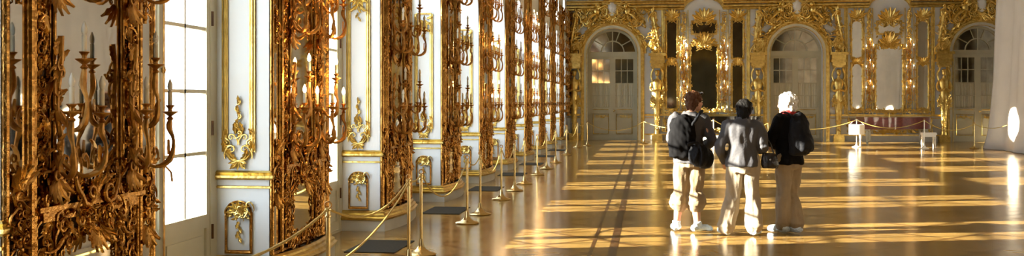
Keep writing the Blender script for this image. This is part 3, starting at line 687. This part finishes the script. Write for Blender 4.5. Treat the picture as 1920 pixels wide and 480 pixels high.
for i,c in enumerate(DC):
    o=c0 if i==0 else copy_tree(c0); o.location=(c,D,0); tag(o,'large carved gilt cartouche with cherubs above the %s arched door'%('left','middle','right')[i],'carving','cartouches over the doors')
# small carved drops at the top of the narrow mirrors, and the corner panel at the left end
root=empty('foliage_carving',(FX(1066)+.02,D-.01,0)); m=MB(); garland(m,[(-.04,1.1),(-.04,5.0)],.12,random.Random(3),2.6,.02,.05); garland(m,[(.06,1.1),(.05,5.0)],.10,random.Random(8),2.2,.02,.05); m.build('foliage','rgold',root); tag(root,'tall carved red-gold strip in the corner where the window wall meets the far wall','carving')

root=empty('foliage_carving',(XL+.05,40.84,0),PI/2); m=MB(); m.tube([W(0,1.1,.0),W(0,5,.0)],.06,6); garland(m,[(-.15,1.1),(-.15,5.0)],.14,random.Random(5),2.6,.02,.05); garland(m,[(.15,1.1),(.15,5.0)],.14,random.Random(6),2.6,.02,.05); garland(m,[(-.35,1.05),(.35,1.05)],.12,random.Random(6),2.6,.02,.05); m.build('carving','rgold',root); tag(root,'red-gold leafy carving on the last stretch of the window wall, beyond the last window','carving')
# ------------------------------------------------------------------ wall behind the camera (seen in mirrors)
BM=Matrix.Translation((0,YB,0))@Matrix.Rotation(PI,4,'Z')
t=MB(BM); t.box((-XR-.2,0,0),(3.6,.2,ZC)); tag(t.build('wall_front','dimwall',smooth=False),kind='structure')
for i,x in enumerate((-1.3,4.6,10.0)):
    r=empty('door_%d'%(i+4),(x,YB,0),PI,kind='structure'); m=MB(); m.prism([(-1.6,0),(1.6,0),(1.6,4)]+[(1.6*math.cos(PI*k/12),4+1.2*math.sin(PI*k/12)) for k in range(1,12)]+[(-1.6,4)],-.03,-.0); m.build('door_leaf','dark',r,False)
    m=MB(); m.tube([W(-1.65,0,.05),W(-1.65,4,.05)]+[W(-1.65*math.cos(PI*k/12),4+1.25*math.sin(PI*k/12),.05) for k in range(1,12)]+[W(1.65,4,.05),W(1.65,0,.05)],.09,6,1,(0,1,0)); garland(m,[(-2.1,.3),(-2.0,4.5),(0,5.8),(2.0,4.5),(2.1,.3)],.3,random.Random(i),1.6,.05,.1); m.build('door_frame','gold',r)

# ------------------------------------------------------------------ white dust sheet wall on the right
m=MB(); XD=10.9; rows=26; Y0_,Y1_=-5.5,35.2; cols=300; V=[]
def drape_pt(y,z,side):
    t=z/8.6; fold=.07*math.sin(y*2.3+1.2*math.sin(y*.7))+.035*math.sin(y*6.1+z*.4)+.05*noise.noise(Vector((y*.6,z*.5,1)))
    bil=.35*math.exp(-z*1.6)*(.6+.4*math.sin(y*.9))
    yy=y
    if y>Y1_-2: yy=y+ (y-(Y1_-2))/2*(-.22*t*8.6/5+ .3*math.exp(-z*1.5))
    return (XD+ (.25*t) - bil*.5 + fold, yy, z+.0)
for i in range(cols+1):
    y=Y0_+(Y1_-Y0_)*i/cols
    for k in range(rows+1): V.append(drape_pt(y,.01+8.6*k/rows,0))
Fc=[(i*(rows+1)+k,(i+1)*(rows+1)+k,(i+1)*(rows+1)+k+1,i*(rows+1)+k+1) for i in range(cols) for k in range(rows)]
m.add(V,Fc)
n0=len(V); V2=[]
ncol=16
for i in range(ncol+1):       # return of the sheet round the far end
    for k in range(rows+1):
        b=Vector(drape_pt(Y1_,.01+8.6*k/rows,0)); V2.append((b.x+2.6*i/ncol, b.y+.12*math.sin(i*1.3)*min(1,i)+.1*math.sin(PI*min(1,i/2)), b.z))
m.add(V2,[(i*(rows+1)+k,(i+1)*(rows+1)+k,(i+1)*(rows+1)+k+1,i*(rows+1)+k+1) for i in range(ncol) for k in range(rows)])
o=m.build('dust_sheet','drape'); tag(o,'huge white dust sheet hanging to the floor along the right side of the hall','drape')
sm=o.modifiers.new('thick','SOLIDIFY'); sm.thickness=.006

# ------------------------------------------------------------------ stanchions and ropes
def stanchion(m='brass',h=.80):
    root=empty('stanchion'); b=MB(); b.lathe([(.145,0),(.15,.012),(.14,.022),(.09,.035),(.05,.06),(.03,.10),(.022,.15),(.019,.16)],(0,0,0),24); b.build('base',m,root)
    p=MB(); p.lathe([(.0155,.14),(.0155,h-.06),(.021,h-.055),(.021,h-.045),(.0155,h-.04),(.0155,h-.015),(.022,h-.01),(.022,h),(.012,h+.005)],(0,0,0),14); p.build('pole',m,root)
    r=MB(); r.tube([(.022*math.cos(2*PI*i/14),0,h+.024+.022*math.sin(2*PI*i/14)) for i in range(15)],.006,6,1,(0,1,0)); r.build('ring','bronze',root)
    return root
SP=[(-2.10,4.25),(-2.12,6.86),(-2.17,9.50),(-2.21,10.22),(-2.21,12.92),(-2.21,13.95),(-2.22,16.1),(-2.22,17.75),(-2.22,19.2),(-2.23,21.6),(-2.23,23.6),(-2.23,26.0),(-2.24,29.8),(-2.25,34.6),(-2.0,36.0)]
st0=stanchion()
for i,(x,y) in enumerate(SP):
    o=st0 if i==0 else copy_tree(st0); o.location=(x,y,0)
    lab=['just in front of the nearest windows, outside the left edge','tallest in view, before the second pier mirror','before the third pier with its foot cut by the picture edge','with round foot at the bottom edge of the picture'] + ['%s behind it in the row'%n for n in ('first','second','third','fourth','fifth','sixth','seventh','eighth','ninth','tenth')]+['at the far end of the row near the left arched door']
    tag(o,'brass rope stanchion, '+lab[i].replace('behind it in the row','beyond the one at the bottom edge'),'stanchion','brass stanchions along the window wall')
def rope(a,b,sag,label,r=.0085,m='rope',grp='ropes along the window wall'):
    a=Vector(a);b=Vector(b); mb=MB(); pts=[]; n=24
    for i in range(n+1):
        t=i/n; p=a.lerp(b,t); p.z-=sag*4*t*(1-t); pts.append(p)
    mb.tube(pts,[r*(1+.12*math.sin(i*2.2)) for i in range(n+1)],6)
    o=mb.build('barrier_rope',m); tag(o,label,'rope',grp); return o
HT=.80
sags=[.12,.17,.04,.33,.10,.30,.22,.18,.28,.25,.25,.3,.35,.1]
for i in range(len(SP)-1):
    a=(*SP[i],HT);b=(*SP[i+1],HT)
    rope(a,b,sags[i],'gold barrier rope, %s span from the camera along the window wall'%(ORD+['eleventh','twelfth','thirteenth','fourteenth'])[i])
rope((SP[0][0]+.05,SP[0][1],HT),(SP[2][0],SP[2][1],HT-.03),.38,'slack gold rope hanging low from the dark stanchion towards the camera')
# posts on the far side
def spot(px,py):
    d=F*EYE/(py-190); r=(px-960)/F*d; return (r*CY-d*SY, r*SY+d*CY)
far=[]
for px,py,lab,mm in ((1207,270,'brass stanchion standing alone right of the left arched door','brass'),(1338,277,'pale stanchion between the first two visitors, before the black piano','steel'),(1440,277,'brass stanchion hidden partly by the white haired visitor','brass'),(1606,276,'slim stanchion left of the red piano carrying a white drum','steel'),(1733,279,'pale stanchion before the right end of the red piano','steel'),(1827,279,'brass stanchion before the right arched door','brass')):
    x,y=spot(px,py)
    o=stanchion('steel',.92) if mm=='steel' else copy_tree(st0); o.location=(x,y,0); tag(o,lab,'stanchion','stanchions before the pianos'); far.append((x,y,.91 if mm=='steel' else .80))
    o.name='stanchion'
rope(far[0],(SP[-1][0],SP[-1][1],HT),.3,'gold rope across the front of the left arched door',.010,'rope','ropes across the far end')
names=['gold rope from the left door to the post behind the first visitor','pale rope before the black piano','gold rope before the middle arched door','pale rope sagging before the red piano','gold rope from the red piano to the post before the right door']
for i in range(5): rope(far[i],far[i+1],.26,names[i],.013,'rope','ropes across the far end')
rope(far[5],(10.85,33.6,.80),.12,'gold rope from the right brass post to the dust sheet',.010,'rope','ropes across the far end')
x,y,_=far[3]; r=empty('hanging_drum',(x,y-.02,0)); m=MB(); m.lathe([(.24,.42),(.25,.43),(.25,.74),(.24,.75),(.02,.75)],(0,0,0),28); m.build('drum','shade',r); m=MB()
for s in (-1,1): m.tube([(s*.24,0,.74),(s*.1,0,.87),(0,0,.93)],.008,5)
m.build('cord','steel',r); tag(r,'white drum shaped cover hanging on the slim post left of the red piano','cover')

# dark mats by the windows
for j,k in enumerate(range(0,7)):
    y=10.30+PER*(k)-.0
    o=MB().box((-3.02,y,0),(-2.50,y+.92,.008)).build('floor_mat','matgrey',smooth=False); tag(o,'dark rectangular mat on the parquet in front of the %s window'%['first full','second','third','fourth','fifth','sixth','seventh'][j],'mat','dark mats before the windows')

# ------------------------------------------------------------------ pianos
def piano(name,x0,x1,y,body,label,legm='cream'):
    L=x1-x0; root=empty(name,(x0,y,0)); tag(root,label,'piano')
    Wd=1.45; out=[(0,0),(L*.42,0),(L*.55,.10),(L*.66,.30),(L*.80,.48),(L*.94,.58),(L,.72),(L,1.0),(L*.97,1.22),(L*.9,1.32),(0,Wd)]
    S=smooth([(a,b,0) for a,b in out],4); n=len(S)
    S=[Vector((p.x,p.y,0)) for p in S]
    def slab(z0,z1,off,m,nm,par=root):
        c=Vector((L*.5,Wd*.5,0)); q=[c+(p-c)*off for p in S]; b=MB(); b.add([(p.x,p.y,z0) for p in q]+[(p.x,p.y,z1) for p in q],[tuple(range(n)),tuple(range(2*n-1,n-1,-1))]+[(i,(i+1)%n,(i+1)%n+n,i+n) for i in range(n)]); return b.build(nm,m,par)
    slab(.55,.93,1.0,body,'case'); slab(.935,.965,1.02,body,'lid'); slab(.545,.565,1.012,body,'lower_rim')
    k=MB(); k.box((-.22,.02,.60),(.02,Wd-.02,.70)); k.box((-.22,.02,.60),(.02,.12,.86)); k.box((-.22,Wd-.12,.60),(.02,Wd-.02,.86)); k.build('key_bed',body,root,False)
    kk=MB()
    for i in range(36): kk.box((-.19,.14+i*.0328,.70),(-.04,.14+i*.0328+.030,.715))
    kk.build('keyboard','shade',root,False)
    for (u,v) in ((.12,.12),(.12,Wd-.15),(L*.88,.92)):
        g=MB(); g.lathe([(.045,.56),(.075,.55),(.08,.50),(.05,.47),(.062,.40),(.045,.20),(.03,.10),(.05,.08),(.04,.05),(.025,.03),(.025,0)],(u,v,0),12); g.build('leg',legm,root)
    p=MB(); p.box((.30,Wd/2-.12,.10),(.36,Wd/2+.12,.16)); p.tube([(.33,Wd/2-.08,.12),(.33,Wd/2-.1,.35),(.33,Wd/2-.05,.56)],.015,6); p.tube([(.33,Wd/2+.08,.12),(.33,Wd/2+.1,.35),(.33,Wd/2+.05,.56)],.015,6)
    p.build('pedal_lyre',legm,root)
    return root
px,py=spot(1622,272); qx,_=spot(1752,272)
piano('grand_piano',px,qx,py+.1,'piano','dark red grand piano with pale turned legs in front of the right mirrors')
ax,ay=spot(1325,268); bx,_=spot(1430,268)
piano('grand_piano',ax,bx,ay+.3,'black','black grand piano seen between the first two visitors','black')
sx,sy=spot(1741,277); r=empty('piano_stool',(sx,sy,0)); m=MB(); m.box((-.22,-.16,.42),(.22,.16,.50)); m.box((-.20,-.14,.36),(.20,.14,.42)); m.build('seat','shade',r,False)
for a in (-1,1):
    for b in (-1,1): g=MB(); g.lathe([(.03,.36),(.035,.32),(.02,.28),(.028,.15),(.015,.04),(.022,.0)],(a*.18,b*.12,0),8); g.build('leg','shade',r)
tag(r,'small white stool on turned legs before the tail of the red piano','stool')

# ------------------------------------------------------------------ visitors
def remesh(mb,name,m,parent,vox=.008,smth=3,fold=None):
    o=mb.build(name,m,None); md=o.modifiers.new('r','REMESH'); md.mode='VOXEL'; md.voxel_size=vox
    s=o.modifiers.new('s','SMOOTH'); s.factor=.5; s.iterations=smth
    dg=bpy.context.evaluated_depsgraph_get(); dg.update(); me=bpy.data.meshes.new_from_object(o.evaluated_get(dg))
    if fold:
        amp,fx,fz,seed=fold
        nrm=[v.normal.copy() for v in me.vertices]
        for v,nn in zip(me.vertices,nrm):
            p=v.co; a=noise.noise(Vector((p.x*fx+seed,p.y*fx,p.z*fz)))+.5*noise.noise(Vector((p.x*fx*2.3,p.y*fx*2.3+seed,(p.z+p.x*.6)*fz*2.1))); v.co=p+nn*amp*a
    me.polygons.foreach_set('use_smooth',[True]*len(me.polygons)); me.materials.clear(); me.materials.append(M[m]); o.modifiers.clear(); o.data=me; o.parent=parent
    return o
def lerp(a,b,t): return Vector(a).lerp(Vector(b),t)
def limb(mb,pts,rad,n=12): 
    P=smooth(pts,4); m=len(pts)-1; R=[]
    for i in range(len(P)):
        t=i/4; k=min(int(t),m-1); f=t-k; R.append(rad[k]*(1-f)+rad[k+1]*f)
    mb.tube(P,R,n,1,(0,.3,1))
    for e in (0,-1): mb.ell(P[e],(R[e]*.98,)*3,10,8)
def hand(mb,wrist,dirv,palmn,s=1.0,curl=.5,side=1):
    d=Vector(dirv).normalized(); pn=Vector(palmn).normalized(); a=d.cross(pn).normalized(); w0=Vector(wrist)
    mb.tube([w0,w0+d*.03,w0+d*.085],[.024*s,.034*s,.036*s],10,.55,pn)
    for k,(o_,L) in enumerate(((-.027,.062),(-.009,.072),(.009,.068),(.026,.052))):
        b=w0+d*.08+a*o_; p1=b+d*L*.45+pn*L*.15*curl; p2=p1+d*L*.3+pn*L*.4*curl; p3=p2+d*L*.1+pn*L*.4*curl; mb.tube([b,p1,p2,p3],[.0095,.009,.008,.007],7)
    b=w0+d*.025-a*.025*side; mb.tube([b,b-a*.025*side+d*.025,b-a*.032*side+d*.055+pn*.01],[.012,.0105,.008],7)
def person(name,loc,rz,label,H,pose,mats,head_turn,hairfn,tops,bottoms,extras):
    root=empty(name,(loc[0],loc[1],0),rz); tag(root,label,'person'); s=H/1.65
    J=pose
    b=MB()
    # legs
    for L in ('l','r'):
        limb(b,[J['hip'+L],J['knee'+L],lerp(J['knee'+L],J['ank'+L],.35),J['ank'+L]],[.082,.052,.055,.036])
        a=Vector(J['ank'+L]); fd=Vector(J['foot'+L]).normalized(); b.tube([a+Vector((0,0,-.02))-fd*.04,a+fd*.05+Vector((0,0,-.045)),a+fd*.14+Vector((0,0,-.055))],[.034,.036,.028],10)
        limb(b,[J['sh'+L],J['el'+L],lerp(J['el'+L],J['wr'+L],.4),J['wr'+L]],[.046,.037,.036,.023]); 
        dd=Vector(J.get('hd'+L) or (Vector(J['wr'+L])-Vector(J['el'+L]))); hand(b,J['wr'+L],dd,J.get('pn'+L,(0,1,0)),1,.6,1 if L=='r' else -1)
    px_,py_,pz_=J['pelvis']; cx,cy_,cz=J['chest']
    b.loft([((px_,py_,pz_-.10),.12,.09),((px_,py_,pz_),.16,.115),(lerp(J['pelvis'],J['chest'],.45),.125,.095),((cx,cy_,cz-.05),.145,.105),((cx,cy_,cz+.08),.165,.10),((cx,cy_,cz+.15),.10,.07),((cx,cy_,cz+.20),.05,.05)],18)
    hc=Vector(J['head']); nb=Vector((cx,cy_,cz+.15)); b.tube([nb,lerp(nb,hc,.5),hc+Vector((0,0,-.03))],[.055,.048,.05],12)
    R=Matrix.Rotation(head_turn,3,'Z')@Matrix.Rotation(J.get('nod',0),3,'X')
    q=lambda x,y,z: hc+R@Vector((x,y,z))
    b.ell(q(0,-.005,.02),(.072,.09,.098),16,12,R); b.ell(q(0,.03,-.045),(.052,.058,.062),12,9,R); b.ell(q(0,.092,-.02),(.013,.020,.022),8,6,R); b.ell(q(0,.078,.035),(.045,.014,.014),8,6,R)
    b.ell(q(0,.078,-.058),(.025,.014,.008),8,6,R); b.ell(q(0,.070,-.088),(.024,.02,.018),8,6,R)
    for sx in (-1,1): b.ell(q(sx*.073,-.005,-.01),(.010,.020,.032),8,7,R); b.ell(q(sx*.038,.06,-.03),(.022,.02,.02),8,6,R)
    remesh(b,'body','skin',root,.0062,3)
    e=MB()
    for sx in (-1,1): e.ell(q(sx*.030,.080,.008),(.013,.008,.007),8,6,R)
    e.build('eye','shade',root); 
    hairfn(root,q,R)
    tops(root,J); bottoms(root,J)
    for L in ('l','r'):
        a=Vector(J['ank'+L]); fd=Vector(J['foot'+L]).normalized(); sd_=Vector((-fd.y,fd.x,0)); g=a.copy(); g.z=0
        m=MB(); z0=a.z-.085
        m.tube([g+Vector((0,0,z0+.045))-fd*.07,g+Vector((0,0,z0+.05))-fd*.03,g+Vector((0,0,z0+.05))+fd*.06,g+Vector((0,0,z0+.04))+fd*.14,g+Vector((0,0,z0+.033))+fd*.195],[.042,.050,.052,.050,.028],14,.85)
        m.tube([a+Vector((0,0,.035)),a+Vector((0,0,-.01)),a+Vector((0,0,-.045))],[.048,.046,.052],12)
        sh=remesh(m,'shoe_cover','cover',root,.007,2,(.010,22,22,3.1+g.x))
        for v in sh.data.vertices:
            if v.co.z<z0+.004: v.co.z=z0+.004
    extras(root,J,q,R)
    # rest the lowest point on the floor
    return root
def hair_short(mk,wob,vol,back):
    def fn(root,q,R):
        m=MB(); rnd=random.Random(7)
        m.ell(q(0,-.018,.045),(.084+vol,.097+vol,.086+vol),18,12,R); m.ell(q(0,-.05,-.02),(.074+vol*.7,.060+vol,.075+back),16,10,R)
        for sx in (-1,1): m.ell(q(sx*.060,-.018,.005),(.026+vol,.045,.055),12,8,R)
        if back>.02: m.ell(q(0,-.055,-.085),(.060,.035,.05),12,8,R)
        for k in range(46):
            a=rnd.random()*2*PI; z=rnd.uniform(-.3,1); rr=math.sqrt(max(0,1-z*z))
            if math.sin(a)*rr>.55 and z<.55: continue
            m.ell(q(math.cos(a)*rr*(.080+vol),-.015+math.sin(a)*rr*(.092+vol),.035+z*(.082+vol)),(.017,.017,.015),7,5,R)
        remesh(m,'hair',mk,root,.006,1,(wob,30,18,1.7))
    return fn
def pose(spread=.11,**k):
    J=dict(pelvis=(0,0,.88),chest=(0,.0,1.20),head=(0,.02,1.50),hipl=(-.085,0,.86),hipr=(.085,0,.86),kneel=(-spread,.01,.47),kneer=(spread,.01,.47),ankl=(-spread,-.02,.09),ankr=(spread,-.02,.09),
      footl=(-.25,1,0),footr=(.25,1,0),shl=(-.165,0,1.31),shr=(.165,0,1.31),ell=(-.24,-.03,1.06),elr=(.24,-.03,1.06),wrl=(-.24,.12,.88),wrr=(.24,.12,.88)); J.update(k); return J
def torso(mb,J,hem,w=0,back=0):
    px_,py_,pz_=J['pelvis']; cx,cy_,cz=J['chest']
    mb.loft([((px_,py_,hem),.188+w,.135+w),((px_,py_,hem+.06),.186+w,.135+w),((px_,py_,pz_+.06),.168+w,.128+w),(lerp(J['pelvis'],J['chest'],.62),.160+w,.120+w),((cx,cy_,cz),.180+w,.130+w),((cx,cy_-.005,cz+.09),.190+w,.120+w),((cx,cy_-.005,cz+.145),.150+w,.09+w),((cx,cy_,cz+.185),.085,.075),((cx,cy_+.005,cz+.205),.068,.064)],24)
def sleeves(mb,J,w=0,ends=.0,which='lr'):
    for L in which:
        e=lerp(J['el'+L],J['wr'+L],1-ends); cx,cy_,cz=J['chest']; sh=Vector(J['sh'+L])
        limb(mb,[lerp((cx,cy_,cz+.10),sh,.7),sh,lerp(sh,J['el'+L],.5),J['el'+L],e],[.070+w,.072+w,.064+w,.056+w,.044+w])
def trousers(root,J,mk,ankle=.10,wl=.06,seed=1,flare=0):
    m=MB(); px_,py_,pz_=J['pelvis']
    m.loft([((px_,py_,pz_-.13),.155,.125),((px_,py_,pz_-.04),.178,.138),((px_,py_,pz_+.05),.168,.125),((px_,py_,pz_+.14),.145,.108)],22)
    for L in 'lr':
        a=Vector(J['ank'+L]); k=Vector(J['knee'+L]); hp=Vector(J['hip'+L]); e=k.lerp(a,(k.z-ankle)/(k.z-a.z))
        limb(m,[hp+Vector((0,0,.0)),hp.lerp(k,.4),k,k.lerp(e,.5),e],[.105,.096,.074+wl*.2,.070+wl*.3+flare,.070+wl*.35+flare])
        m.tube([e+Vector((0,0,.02)),e+Vector((0,0,-.01))],.073+wl*.35+flare,14)
    return remesh(m,'trousers',mk,root,.009,3,(.026,8,4.0,seed))

# first visitor: brown hair, dark backpack, khaki capris
def p1():
    J=pose(.095,head=(.06,.04,1.51),ell=(-.20,.05,1.05),wrl=(.02,.24,1.02),elr=(.25,.0,1.05),wrr=(.20,.25,1.00),kneel=(-.105,.02,.47),kneer=(.06,.03,.47),ankl=(-.15,.0,.09),ankr=(.085,-.10,.09),footl=(-.1,1,0),footr=(.9,.55,0))
    def tops(root,J):
        m=MB(); torso(m,J,.80,.004); sleeves(m,J,.002,.05); remesh(m,'jacket','greyj',root,.009,3,(.022,8,5,4))
    def bottoms(root,J): trousers(root,J,'khaki',.33,.05,2,.030)
    def extras(root,J,q,R):
        m=MB(); m.loft([((-.09,-.12,.86),.10,.05),((-.09,-.13,.88),.145,.08),((-.09,-.14,.98),.155,.10),((-.085,-.14,1.12),.15,.10),((-.08,-.13,1.25),.13,.085),((-.07,-.12,1.34),.09,.06),((-.07,-.11,1.37),.04,.03)],22); m.ell((-.17,-.02,1.24),(.07,.13,.10),12,8); m.ell((-.20,-.03,1.05),(.06,.11,.15),12,8)
        remesh(m,'backpack','blackj',root,.009,3,(.016,10,8,1))
        b=MB(); b.ell((.10,-.20,.90),(.13,.09,.14),18,12); b.ell((.17,-.12,.86),(.11,.12,.12),14,10); b.tube(smooth([(.0,-.20,1.02),(-.03,-.19,1.15),(.06,-.16,1.30),(.14,-.05,1.41),(.15,.08,1.35)]),.016,8)
        b.tube(smooth([(.05,-.25,1.02),(.08,-.29,.94),(.03,-.29,.80)]),.016,7); b.tube(smooth([(.08,-.25,1.04),(.13,-.30,.95),(.12,-.29,.79)]),.016,7); b.tube(smooth([(0,-.24,1.02),(-.03,-.28,1.03),(.07,-.28,1.05),(.12,-.25,1.02)]),.02,7)
        hb=remesh(b,'shoulder_bag','navy',root,.008,1,(.014,12,9,6)); 
        g=MB()
        for sx in (-1,1): g.ell(q(sx*.035,.075,.105),(.030,.012,.018),10,7,R)
        g.tube([q(-.075,-.03,.08),q(-.07,.06,.105),q(0,.085,.11),q(.07,.06,.105),q(.075,-.03,.08)],.005,6); g.build('sunglasses','leather',root)
    x,y=spot(1293,434); return person('person',(x,y),0,'visitor with brown hair, dark backpack and khaki cropped trousers, leftmost of three',1.65,J,None,-1.05,hair_short('hairb',.012,.006,.03),tops,bottoms,extras)
p1()
# second visitor: black hair, grey jacket, beige trousers, handbag on the right arm
def p2():
    J=pose(.11,pelvis=(0,0,.84),chest=(0,.0,1.13),head=(.02,.02,1.415),hipl=(-.085,0,.82),hipr=(.085,0,.82),kneel=(-.10,.03,.45),kneer=(.11,.02,.45),ankl=(-.19,-.02,.09),ankr=(.12,-.05,.09),footl=(-.3,1,0),footr=(.35,1,0),
      shl=(-.165,0,1.24),shr=(.165,0,1.24),ell=(-.25,-.02,1.00),wrl=(-.20,.12,.84),elr=(.23,-.02,.99),wrr=(.18,.20,.98))
    def tops(root,J):
        m=MB(); torso(m,J,.78,.006); sleeves(m,J,.004,.0); remesh(m,'jacket','greyj',root,.009,3,(.020,8,4,9))
    def bottoms(root,J): trousers(root,J,'beige',.11,.06,5,.012)
    def extras(root,J,q,R):
        b=MB(); b.loft([((.30,.0,.76),.085,.05),((.30,.0,.80),.10,.055),((.29,.0,.90),.085,.045),((.285,.0,.94),.065,.02)],16); hb=remesh(b,'handbag','leather',root,.007,1,(.006,14,10,2))
        s=MB(); s.tube(smooth([(.22,.01,.93),(.225,.0,1.05),(.25,-.01,1.10),(.30,.0,1.05),(.34,.0,.93)]),.009,7); s.ell((.30,-.055,.86),(.012,.006,.012),8,6); s.build('bag_strap','leather',hb)
        c=MB(); c.lathe([(.078,.0),(.082,.02),(.070,.045),(.060,.045)],(.0,.005,1.315),18); c.build('collar','greyj',root)
    x,y=spot(1393,441); return person('person',(x,y),0,'visitor with black hair, grey jacket and beige trousers carrying a black handbag, middle of three',1.54,J,None,-.5,hair_short('hairk',.010,.004,.035),tops,bottoms,extras)
p2()
# third visitor: white hair, red scarf, black jacket and backpack
def p3():
    J=pose(.085,head=(-.01,.03,1.485),chest=(0,0,1.19),ell=(-.23,.08,1.08),wrl=(-.03,.24,1.04),elr=(.23,.09,1.07),wrr=(.03,.24,1.00),kneel=(-.07,.03,.47),kneer=(.06,.02,.47),ankl=(-.07,.04,.09),ankr=(.05,-.06,.09),footl=(-.1,1,0),footr=(-.1,1,0))
    def tops(root,J):
        m=MB(); torso(m,J,.80,.012); sleeves(m,J,.006,.0); remesh(m,'jacket','blackj',root,.009,3,(.018,8,5,14))
    def bottoms(root,J): trousers(root,J,'tan',.12,.05,8,.004)
    def extras(root,J,q,R):
        m=MB(); m.loft([((0,-.14,.90),.10,.05),((0,-.15,.92),.145,.085),((0,-.16,1.00),.155,.11),((0,-.15,1.14),.15,.11),((0,-.14,1.27),.135,.09),((0,-.13,1.36),.09,.06),((0,-.12,1.39),.04,.03)],22); m.loft([((0,-.25,.95),.09,.03),((0,-.25,.98),.11,.05),((0,-.25,1.08),.11,.05),((0,-.24,1.14),.08,.03)],18); hb=remesh(m,'backpack','navy',root,.009,3,(.014,11,9,1))
        for sx in (-1,1): s=MB(); s.tube(smooth([(sx*.10,-.16,1.32),(sx*.12,-.04,1.40),(sx*.12,.08,1.33),(sx*.12,.13,1.15)]),.017,8,.5); s.build('backpack_strap','navy',hb)
        c=MB(); c.lathe([(.085,.0),(.092,.02),(.088,.05),(.070,.075),(.058,.075)],(-.005,.012,1.34),20); c=remesh(c,'scarf','red',root,.007,1,(.010,20,20,2))
    x,y=spot(1480,437); return person('person',(x,y),.75,'white haired visitor with red scarf, black jacket and backpack, rightmost of three',1.62,J,None,.35,hair_short('hairw',.014,.012,.01),tops,bottoms,extras)
p3()
